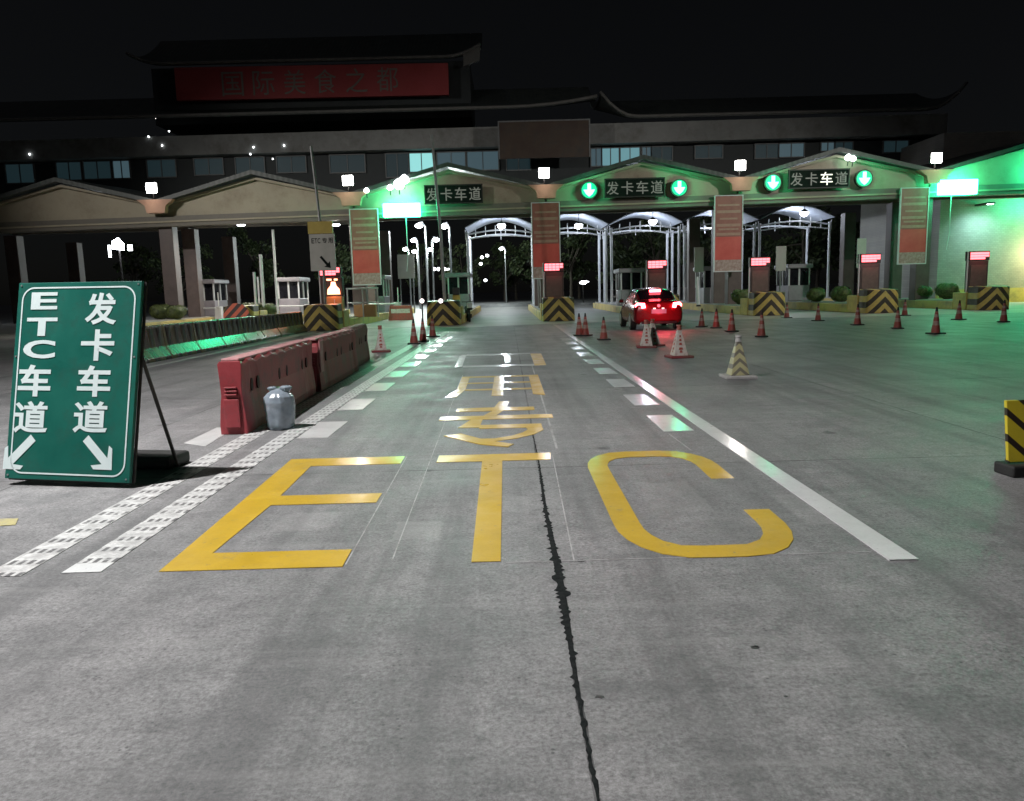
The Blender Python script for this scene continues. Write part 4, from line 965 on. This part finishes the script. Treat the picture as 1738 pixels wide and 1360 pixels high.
for a, b in ((S(-0.004, 0, -0.05), S(-0.004, SH, -0.05)), (S(SW+0.004, 0, -0.05), S(SW+0.004, SH, -0.05)), (S(0, 0.0, -0.05), S(SW, 0.0, -0.05)), (S(0, SH*0.62, -0.05), S(SW, SH*0.62, -0.05))): fr.tube([a, b], 0.014, 6)
fr.tube([(-3.02, 6.78, 0.03), (-4.2, 6.98, 0.03)], 0.016, 6)
fr.build('frame', M['dark_metal'], sg)
MB().add([], []).box((-3.47, 6.93, 0.06), (0.90, 0.34, 0.115), R(-9)).build('ballast', M['rubber'], sg, bevel=0.03)

# ================================================================== WATER-FILLED BARRIERS (red)
bars = [(8.42, 11.95, 'nearest red barrier with scuffed top beside the plastic bag', 'red_plastic', 0.0), (12.10, 15.45, 'second red barrier, mud stained', 'red_dirty', 0.05), (15.62, 18.05, 'third red barrier, browned, before the white cone', 'red_brown', -0.02)]
for k, (y0, y1, lb, mk, dx) in enumerate(bars):
    Ln = y1-y0
    t = thing('water_barrier', lb, 'traffic barrier', (-3.09 + dx - 0.031*(y0-8.42), y0, 0), R((1.8, 0.9, 2.6)[k]), 'red plastic barriers beside the lane')
    prof = [(0.155, 0), (0.16, 0.10), (0.137, 0.34), (0.122, 0.44), (0.128, 0.60), (0.133, 0.80), (0.11, 0.835)]
    ny = 26; vs = []; fs = []
    full = [(-x, z) for x, z in prof] + [(x, z) for x, z in prof[::-1]]
    P = len(full)
    for i in range(ny+1):
        yy = Ln*i/ny; e = min(i, ny-i)
        pinch = 1.0 - (0.10 if e in (3, 4) else 0) - (0.06 if e == 0 else 0)
        for x, z in full:
            zz = z - (0.03*(0.5+0.5*math.sin(i*1.9)) if z > 0.79 else 0) - (0.10 if e == 0 and z > 0.79 and k else 0)
            vs.append((x*(pinch if z < 0.75 else 1), yy, zz))
    for i in range(ny):
        for j in range(P): fs.append((i*P+j, i*P+(j+1) % P, (i+1)*P+(j+1) % P, (i+1)*P+j))
    fs.append(tuple(range(P))); fs.append(tuple(ny*P+j for j in range(P-1, -1, -1)))
    body = MB().add(vs, fs).build('body', M[mk], t, bevel=0.008)
    for q in (0.10, 0.17, 0.44, 0.55, 0.80, 0.88):
        for sx in (-1, 1):
            MB().prism([(Ln*q + 0.045*math.cos(a), 0.52 + 0.075*math.sin(a)) for a in np.linspace(0, 2*math.pi, 12, endpoint=False)], lambda y, z: (sx*0.1295, y, z), lambda y, z: (sx*0.110, y, z)).build('fork_slot', M['hole'], t)
    MB().span(-0.10, 0.10, 0.03, Ln-0.03, 0.812, 0.846).build('top_rail', M['red_pale'] if k < 2 else M[mk], t, bevel=0.012)
    nk = MB().span(-0.085, 0.085, -0.03, -0.002, 0.08, 0.40)
    for z in (0.44, 0.48, 0.52): nk.span(-0.07, 0.07, -0.04, -0.003, z, z+0.018)
    nk.build('joint_neck', M['red_plastic'], t, bevel=0.008)
    if k: MB().span(0.134, 0.150, 0.05, 0.28, 0.30, 0.80).build('reflective_strip', M['red_pale'], t)

# striped concrete barrier on the left
segs = 8; Y0, Y1 = 18.0, 33.2
for k in range(segs):
    a = Y0 + (Y1-Y0)*k/segs; b = Y0 + (Y1-Y0)*(k+1)/segs - 0.03
    xx = -9.05 + (a-Y0)*0.006
    pr = [(-0.30, 0), (0.30, 0), (0.30, 0.09), (0.15, 0.34), (0.095, 0.88), (-0.095, 0.88), (-0.15, 0.34), (-0.30, 0.09)]
    t = thing('concrete_barrier', '%s striped concrete barrier block in the row behind the green sign' % ['nearest', 'second nearest', 'third nearest', 'fourth nearest', 'fourth farthest', 'third farthest', 'second farthest', 'farthest'][k], 'concrete barrier', (xx, a, 0), 0, 'striped concrete barriers')
    MB().prism(pr, lambda x, z: (x, 0, z), lambda x, z: (x, b-a, z)).build('block', M['barrier'], t, bevel=0.015)
    for q in range(4): MB().span(0.10, 0.15, (b-a)*(q+0.5)/4-0.05, (b-a)*(q+0.5)/4+0.05, 0.36, 0.82).build('rib', M['dark_metal'], t)

# ================================================================== PLASTIC BAG
def bagw(t, z): return 1 + 0.03*math.sin(3*t+z*5) + 0.022*math.sin(8*t-z*6) + 0.016*math.sin(17*t+z*9) + 0.012*math.sin(z*55+2*t)
bg2 = thing('plastic_bag', 'knotted translucent grey plastic bag leaning on the red barrier', 'bag', (-2.66, 8.72, 0.0))
_bp = np.array([(0.02, 0.0), (0.13, 0.005), (0.150, 0.05), (0.158, 0.14), (0.165, 0.24), (0.172, 0.32), (0.160, 0.38), (0.12, 0.425), (0.07, 0.455), (0.03, 0.47)])
_bz = np.linspace(0, 9, 46)
MB().lathe([(np.interp(q, range(10), _bp[:, 0]), np.interp(q, range(10), _bp[:, 1])) for q in _bz], n=56, wob=bagw).build('bag_body', M['film'], bg2, smooth=True)
MB().lathe([(0.02, 0.40), (0.035, 0.45), (0.075, 0.50), (0.05, 0.52)], (0.09, 0, -0.02), 18, wob=bagw).lathe([(0.02, 0.40), (0.03, 0.44), (0.06, 0.475), (0.04, 0.49)], (-0.07, 0.01, 0), 18, wob=bagw).build('bag_knot', M['film'], bg2, smooth=True)
MB().lathe([(0.02, 0.39), (0.05, 0.41), (0.055, 0.47), (0.03, 0.485)], (0.01, 0.06, 0.0), 14).build('bottle_cap', worn('dull green cap', (0.03, 0.10, 0.05), (0.05, 0.14, 0.07), 0.5, 5), bg2, smooth=True)

# ================================================================== CONES
def round_cone():
    t = thing('traffic_cone', 'red traffic cone with grubby pale bands', 'traffic cone')
    MB().box((0, 0, 0.02), (0.38, 0.38, 0.04)).build('base', M['rubber'], t, bevel=0.01)
    def r(z): return 0.125 - (0.125-0.026)*(z-0.04)/0.68
    def seg(a, b, m, nm): MB().lathe([(r(a), a), (r(b), b)], n=20).build(nm, M[m], t, smooth=False)
    seg(0.04, 0.24, 'cone_red', 'lower_cone'); seg(0.24, 0.36, 'cone_band', 'reflective_band'); seg(0.36, 0.46, 'cone_red', 'middle_cone'); seg(0.46, 0.54, 'cone_band', 'reflective_band'); seg(0.54, 0.62, 'cone_red', 'upper_cone')
    MB().lathe([(r(0.62), 0.62), (r(0.72), 0.72), (0.02, 0.735)], n=20).build('tip', M['rubber'], t)
    return t
def square_cone(mat_face, base, label):
    t = thing('traffic_cone', label, 'traffic cone')
    MB().box((0, 0, 0.025), (0.50, 0.50, 0.05)).build('base', M[base], t, bevel=0.012)
    MB().lathe([(0.215, 0.05), (0.06, 0.58), (0.045, 0.60)], n=4, rot=math.pi/4).build('body', M[mat_face], t, bevel=0.008)
    MB().lathe([(0.055, 0.595), (0.045, 0.66), (0.06, 0.67), (0.05, 0.70)], n=12).build('handle', M['base_grey' if base == 'base_grey' else 'cone_red'], t)
    return t
cr = round_cone(); first = True
RC = [(2.31, 25.24, 'left one of the two red cones close together left of the car'), (2.50, 25.1, 'right one of the two red cones close together left of the car'), (2.82, 22.85, 'single red cone at the white line left of the car'),
      (7.23, 28.78, 'red cone nearest the car on its right'), (7.50, 27.76, 'second red cone right of the car'), (7.35, 25.31, 'third red cone right of the car'), (7.35, 22.32, 'red cone in front of the chevron island right of the car'),
      (12.47, 30.97, 'red cone between the two chevron islands on the right'), (12.36, 27.21, 'yellowish red cone before the second chevron island from the wall'), (12.44, 24.55, 'red cone below the second chevron island from the wall'),
      (17.37, 33.7, 'far red cone half hidden by another on the right'), (12.05, 21.63, 'brightest red cone by the green reflection on the right'), (17.01, 29.01, 'red cone left of the last chevron island'), (17.19, 26.65, 'rightmost red cone near the tiled wall'),
      (12.46, 34.45, 'small red cone beside the chevron island right of the car'), (-2.88, 23.25, 'left one of the paired red cones on the left'), (-2.72, 24.3, 'right one of the paired red cones on the left'), (-2.66, 26.8, 'far red cone before the left chevron nose')]
for x, y, lb in RC:
    if first: cr.location = (x, y, 0); tag(cr, lb, None, 'red traffic cones'); first = False
    else:
        k_ = dup(cr, (x, y, 0), random.uniform(-0.5, 0.5), lb); k_.scale = (random.uniform(0.94, 1.06),)*2 + (random.uniform(0.93, 1.05),)
        k_.rotation_euler = (0, 0, random.uniform(-0.6, 0.6))
sq = square_cone('cone_white', 'red_dirty', 'white panelled square cone in front of the car, nearer the middle')
def panels(t):
    pm = MB()
    for q in range(4):
        a = q*math.pi/2
        for z, s in ((0.14, 0.030), (0.20, 0.05), (0.30, 0.035), (0.38, 0.028), (0.46, 0.022)):
            rr_ = (0.215-(0.155)*(z-0.05)/0.53)*math.cos(math.pi/4) + 0.004; sx = s
            c, s_ = math.cos(a), math.sin(a)
            pts = [(-sx, z-0.025), (sx, z-0.025), (sx*0.7, z+0.025), (-sx*0.7, z+0.025)]
            pm.add([(x*c - (-(rr_ - 0.207*(zz-z)))*s_*1 if False else x*c + (rr_-0.207*(zz-z))*s_, x*s_ - (rr_-0.207*(zz-z))*c, zz) for x, zz in pts], [(0, 1, 2, 3)])
    pm.build('red_marks', M['cone_red'], t, recalc=False)
panels(sq); sq.location = (3.64, 16.42, 0); sq.rotation_euler = (0, 0, 0.12); sq['group'] = 'white panelled square cones'
dup(sq, (3.48, 19.45, 0), -0.1, 'left white panelled square cone behind the other, in front of the car')
dup(sq, (3.72, 19.9, 0), 0.3, 'half hidden white panelled square cone in front of the car')
dup(sq, (-3.42, 20.4, 0), 0.2, 'white panelled square cone at the far end of the red barriers')
big = square_cone('conechev', 'base_grey', 'large faded cone with yellow chevrons alone in the right lanes'); big.location = (3.74, 12.5, 0)

# ================================================================== CHEVRON TRESTLE AT THE RIGHT EDGE
t = thing('warning_board', 'black and yellow striped warning board at the right edge', 'warning board', (4.24, 5.74, 0.0), R(4))
o = MB().prism([(-0.43, 0.10), (0.43, 0.10), (0.43, 0.56), (-0.38, 0.56)], lambda x, z: (x, 0.28*z, z), lambda x, z: (x, 0.28*z+0.03, z)).build('board', M['trestle'], t, bevel=0.004)
MB().box((0.0, 0.04, 0.045), (0.92, 0.22, 0.09)).build('rubber_foot', M['rubber'], t, bevel=0.015)
for sx in (-0.2, 0.3): MB().tube([(sx, 0.18, 0.5), (sx, 0.36, 0.0)], 0.015, 6).build('rear_leg', M['dark_metal'], t)

# ================================================================== CAR
def catmull(P, m):
    P = np.asarray(P, float); n = len(P); out = []
    for i in range(n-1):
        p0, p1, p2, p3 = P[max(i-1, 0)], P[i], P[i+1], P[min(i+2, n-1)]
        for t in np.linspace(0, 1, m, endpoint=False):
            out.append(0.5*((2*p1) + (-p0+p2)*t + (2*p0-5*p1+4*p2-p3)*t*t + (-p0+3*p1-3*p2+p3)*t**3))
    out.append(P[-1]); return np.array(out)
# half sections (x,z) from sill to roof centre, at stations along the car (rear = 0)
ST = [(0.00, [(0.60, 0.34), (0.74, 0.40), (0.78, 0.55), (0.76, 0.70), (0.70, 0.82), (0.62, 0.90), (0.50, 0.93), (0.25, 0.95), (0.0, 0.955)]),
      (0.12, [(0.66, 0.22), (0.83, 0.34), (0.86, 0.55), (0.85, 0.74), (0.79, 0.90), (0.70, 0.985), (0.55, 1.01), (0.28, 1.025), (0.0, 1.03)]),
      (0.45, [(0.68, 0.20), (0.86, 0.32), (0.895, 0.55), (0.885, 0.76), (0.83, 0.93), (0.72, 1.03), (0.58, 1.08), (0.30, 1.10), (0.0, 1.105)]),
      (0.95, [(0.70, 0.20), (0.88, 0.32), (0.90, 0.55), (0.895, 0.78), (0.84, 0.95), (0.72, 1.16), (0.62, 1.33), (0.32, 1.385), (0.0, 1.395)]),
      (1.55, [(0.70, 0.20), (0.88, 0.32), (0.90, 0.55), (0.895, 0.78), (0.85, 0.95), (0.72, 1.20), (0.60, 1.42), (0.32, 1.475), (0.0, 1.485)]),
      (2.35, [(0.70, 0.20), (0.88, 0.32), (0.90, 0.55), (0.895, 0.77), (0.85, 0.94), (0.73, 1.19), (0.61, 1.41), (0.32, 1.465), (0.0, 1.475)]),
      (3.00, [(0.70, 0.20), (0.87, 0.32), (0.89, 0.55), (0.885, 0.75), (0.84, 0.90), (0.74, 1.03), (0.63, 1.12), (0.32, 1.16), (0.0, 1.17)]),
      (3.60, [(0.68, 0.20), (0.86, 0.32), (0.88, 0.52), (0.86, 0.68), (0.80, 0.80), (0.70, 0.87), (0.55, 0.91), (0.28, 0.93), (0.0, 0.935)]),
      (4.20, [(0.60, 0.22), (0.78, 0.32), (0.80, 0.48), (0.78, 0.60), (0.72, 0.70), (0.62, 0.75), (0.48, 0.78), (0.25, 0.80), (0.0, 0.805)]),
      (4.40, [(0.45, 0.28), (0.60, 0.34), (0.62, 0.46), (0.60, 0.55), (0.55, 0.62), (0.48, 0.66), (0.36, 0.68), (0.18, 0.69), (0.0, 0.69)])]
sec = np.array([catmull(s, 4) for _, s in ST]); ys = catmull(np.array([[y] for y, _ in ST]), 5)[:, 0]
grid = np.array([catmull(sec[:, j, :], 5) for j in range(sec.shape[1])])     # j, i, (x,z)
NJ, NI = grid.shape[0], grid.shape[1]
car = thing('car', 'red hatchback braking with tail lights glowing', 'car', (5.30, 27.15, 0), R(-1.0))
def pt(j, i, s=1, off=0.0):
    x, z = grid[j, i]; p = Vector((s*x, ys[i], z))
    if off:
        j0, j1, i0, i1 = max(j-1, 0), min(j+1, NJ-1), max(i-1, 0), min(i+1, NI-1)
        du = Vector((s*(grid[j1, i][0]-grid[j0, i][0]), 0, grid[j1, i][1]-grid[j0, i][1])); dv = Vector((s*(grid[j, i1][0]-grid[j, i0][0]), ys[i1]-ys[i0], grid[j, i1][1]-grid[j, i0][1]))
        nn = du.cross(dv).normalized()
        if nn.dot(p - Vector((0, 2.0, 0.6))) < 0: nn = -nn
        p = p + nn*off
    return p
mb = MB(); vs = []; fs = []
for s in (1, -1):
    b = len(vs); vs += [pt(j, i, s) for j in range(NJ) for i in range(NI)]
    fs += [(b+j*NI+i, b+j*NI+i+1, b+(j+1)*NI+i+1, b+(j+1)*NI+i) for j in range(NJ-1) for i in range(NI-1)]
n0 = len(vs)
fs.append(tuple([j*NI for j in range(NJ)] + [NJ*NI + j*NI for j in range(NJ-2, -1, -1)]))
body = mb.add(vs, fs).build('body', M['car'], car, smooth=True)
def patch(j0, j1, i0, i1, name, m, s=1, off=0.006, both=False, parent=None):
    q = MB()
    for ss in ((1, -1) if both else (s,)):
        vs = [pt(j, i, ss, off) for j in range(j0, j1+1) for i in range(i0, i1+1)]; w = i1-i0+1
        q.add(vs, [(a*w+c, a*w+c+1, (a+1)*w+c+1, (a+1)*w+c) for a in range(j1-j0) for c in range(w-1)])
    return q.build(name, M[m] if isinstance(m, str) else m, parent or car, smooth=True)
patch(24, 32, 10, 16, 'rear_window', 'glass', both=True)
patch(20, 25, 14, 29, 'side_window', 'glass', 1); patch(20, 25, 14, 29, 'side_window', 'glass', -1)
patch(25, 32, 26, 30, 'windscreen', 'glass', both=True)
for s in (1, -1):
    tl = MB().prism([(s*0.50, 0.80), (s*0.80, 0.77), (s*0.84, 0.90), (s*0.74, 0.985), (s*0.52, 0.955)], lambda x, z: (x, -0.03 + 0.16*max(0, (abs(x)-0.6)/0.24), z), lambda x, z: (x, 0.20, z)).build('tail_light', M['car_black'], car, bevel=0.01)
    MB().prism([(s*0.47, 0.80), (s*0.80, 0.77), (s*0.83, 0.90), (s*0.74, 0.985), (s*0.50, 0.965)], lambda x, z: (x, -0.055 + 0.16*max(0, (abs(x)-0.6)/0.24), z), lambda x, z: (x, -0.032 + 0.16*max(0, (abs(x)-0.6)/0.24), z)).build('brake_lens', E['tail'], tl)
MB().box((0, 0.86, 1.385), (0.42, 0.16, 0.05)).build('high_brake_light', M['car_black'], car, bevel=0.01)
MB().box((0, 0.765, 1.385), (0.40, 0.02, 0.085)).build('brake_lens', E['tail'], car)
bm_ = MB().prism([(-0.80, 0), (0.80, 0), (0.84, 0.20), (0.70, 0.235), (-0.70, 0.235), (-0.84, 0.20)], lambda x, z: (x, -0.10 + 0.20*(abs(x)/0.84)**3, 0.30+z), lambda x, z: (x, 0.25, 0.30+z)).build('rear_bumper', M['car'], car, bevel=0.03)
MB().span(-0.62, 0.62, -0.085, 0.0, 0.24, 0.32).build('bumper_trim', M['car_black'], car, bevel=0.01)
pl = MB().span(-0.26, 0.26, -0.05, -0.02, 0.60, 0.75).build('licence_plate', M['licence'], car)
for s in (-0.16, 0.14): MB().box((s, -0.055, 0.775), (0.09, 0.03, 0.045)).build('plate_lamp', E['tail_low'], car, bevel=0.01)
MB().disc((0, -0.008, 0.87), 0.055, 0.02).build('badge', M['rim'], car)
for s in (1, -1):
    for yy in (0.85, 3.45):
        w = MB().prism([(0.315*math.cos(a), 0.315*math.sin(a)) for a in np.linspace(0, 2*math.pi, 28, endpoint=False)], lambda y, z: (s*0.70, yy+y, 0.315+z), lambda y, z: (s*0.905, yy+y, 0.315+z)).build('wheel', M['rubber'], car, bevel=0.02)
        MB().prism([(0.20*math.cos(a), 0.20*math.sin(a)) for a in np.linspace(0, 2*math.pi, 20, endpoint=False)], lambda y, z: (s*0.89, yy+y, 0.315+z), lambda y, z: (s*0.912, yy+y, 0.315+z)).build('rim', M['rim'], w)
    MB().box((s*0.96, 2.75, 1.02), (0.18, 0.10, 0.13)).build('mirror', M['car'], car, bevel=0.03)
lamp('brake_spill', 'POINT', (0, -0.8, 0.7), 48, (1, 0.08, 0.12), car, 0.25)

# parked scooter beside the camera post
p = at(797, 548, 39.5)
sc = thing('scooter', 'parked dark scooter beside the yellow camera post', 'scooter', (p.x, 39.5, 0.0), R(8))
for yy in (0.0, 1.15):
    MB().prism([(0.24*math.cos(a), 0.24*math.sin(a)) for a in np.linspace(0, 2*math.pi, 20, endpoint=False)], lambda y, z: (-0.05, yy+y, 0.24+z), lambda y, z: (0.05, yy+y, 0.24+z)).build('wheel', M['rubber'], sc, bevel=0.01)
MB().prism([(-0.1, 0.42), (0.25, 0.30), (0.75, 0.28), (0.98, 0.75), (1.08, 0.80), (0.88, 0.22), (0.2, 0.2)], lambda y, z: (-0.14, y, z), lambda y, z: (0.14, y, z)).build('body', M['car_black'], sc, bevel=0.03)
MB().span(-0.15, 0.15, -0.25, 0.55, 0.62, 0.74).build('seat', M['rubber'], sc, bevel=0.04)
MB().tube([(0, 1.1, 0.3), (0, 0.95, 1.0)], 0.04, 8).tube([(-0.3, 0.9, 1.02), (0.3, 0.9, 1.02)], 0.02, 8).build('handlebar', M['dark_metal'], sc)
MB().span(-0.13, 0.13, -0.5, -0.2, 0.72, 1.0).build('top_box', M['white_metal'], sc, bevel=0.04)

# ================================================================== OFF-FRAME STREET LAMP THAT LIGHTS THE FOREGROUND
sp_ = thing('street_lamp', 'tall street lamp standing just outside the left edge', 'street lamp', (-10.2, 4.4, 0))
MB().tube([(0, 0, 0), (0, 0, 9.6), (0.5, 0.05, 10.3), (3.3, 0.6, 10.55)], [0.14, 0.10, 0.08, 0.06], 12).build('pole', M['grey_metal'], sp_)
hd = MB().box((3.6, 0.62, 10.5), (0.75, 0.3, 0.14)).build('lamp_head', M['grey_metal'], sp_, bevel=0.03)
MB().box((3.6, 0.62, 10.42), (0.6, 0.22, 0.02)).build('lens', E['white'], hd)
lamp('street_lamp_light', 'SPOT', (3.6, 0.62, 10.38), 11000, (1.0, 0.97, 0.96), sp_, 0.16, (7.0, 4.0, 0), 150, 0.9)

for x, y, aims, lb in ((-27.0, 17.0, ((-17, 43, 5.4), (-6, 43, 5.6), (-15, 38, 0.4)), 'added unseen mast past the left edge that lights the gables'), (30.0, 17.0, ((6, 43, 5.2), (17, 43, 5.2), (16, 38, 0.4)), 'added unseen mast past the right edge that lights the gables')):  # added unseen masts that fill gables and islands with light
    t = thing('fill_mast', lb, 'light mast', (x, y, 0), 0, 'added fill masts outside the picture')
    MB().tube([(0, 0, 0), (0, 0, 13.0)], [0.20, 0.11], 12).build('pole', M['grey_metal'], t)
    MB().span(-0.9, 0.9, -0.05, 0.05, 12.9, 13.0).build('cross_arm', M['grey_metal'], t)
    for k, a in enumerate(aims):
        px_ = -0.75 + 0.75*k
        MB().box((px_, 0, 13.25), (0.5, 0.3, 0.4)).build('lamp_head', M['dark_metal'], t, bevel=0.02)
        lamp('mast_beam', 'SPOT', (px_, 0.45, 13.25), (7600, 7600, 4200 if x < 0 else 2200)[k], (1.0, 0.96, 0.91), t, 0.25, (a[0]-x, a[1]-y, a[2]), 46, 1.0)

# guard rail and notices around the booths
p = at(617, 535, 38.5)
t = thing('guard_rail', 'pale two bar guard rail under the banner by the green LED sign', 'guard rail', (p.x, 38.5, 0.42))
for sx in (-0.75, 0.0, 0.75): MB().tube([(sx, 0, 0), (sx, 0, 1.45)], 0.035, 8).build('post', M['white_metal'], t)
for z in (0.72, 1.42): MB().tube([(-0.80, 0, z), (0.80, 0, z)], 0.035, 8).build('rail', M['white_metal'], t)
MB().span(-0.5, 0.6, 0.15, 0.5, 0, 0.62).build('box', M['orange_box'], t, bevel=0.03)
for px, pt, pb, Y, w, lb in ((1186, 420, 462, 46, 0.55, 'pale notice panel right of the white posts by the red car'), (1325, 418, 460, 46.5, 0.6, 'pale notice panel right of the fee display beside the third banner'),
                             (1461, 405, 455, 44, 0.5, 'pale notice panel left of the second fee display from the wall')):
    a = at(px, pt, Y); b = at(px, pb, Y); t = thing('notice_post', lb, 'notice', (b.x, Y, 0.42))
    MB().span(-w/2, w/2, -0.03, 0.03, b.z-0.42, a.z-0.42).build('panel', M['pale_board'], t)
    MB().tube([(0, 0.06, 0.0), (0, 0.06, a.z-0.42)], 0.04, 8).build('post', M['grey_metal'], t)
p = at(680, 520, 45)
t = thing('plastic_barrier', 'low red and white plastic barrier in the lane left of the marker lamps', 'traffic barrier', (p.x, 45, 0.0))
MB().wall([(-0.75, 0), (0.75, 0), (0.68, 0.25), (0.62, 0.85), (-0.62, 0.85), (-0.68, 0.25)], -0.18, 0.18).build('body', M['cone_red'], t, bevel=0.04)
MB().span(-0.55, 0.55, -0.19, -0.181, 0.42, 0.66).build('reflective_strip', M['cone_white'], t)
p = at(990, 480, 90)
t = thing('far_light', 'far white light seen low past the middle banner', 'lamp', (p.x, 90, p.z))  # stands in for parked car headlights; lamp and pole are added
MB().wall([(-0.35, -0.12), (0.2, -0.2), (0.45, 0.0), (0.7, 0.12), (0.3, 0.2), (-0.2, 0.22), (-0.42, 0.05)], 0, 0.2).build('lens', E['small'], t)
MB().tube([(0, 0.1, -0.1), (0, 0.1, -p.z)], 0.06, 6).build('pole', M['dark_metal'], t)
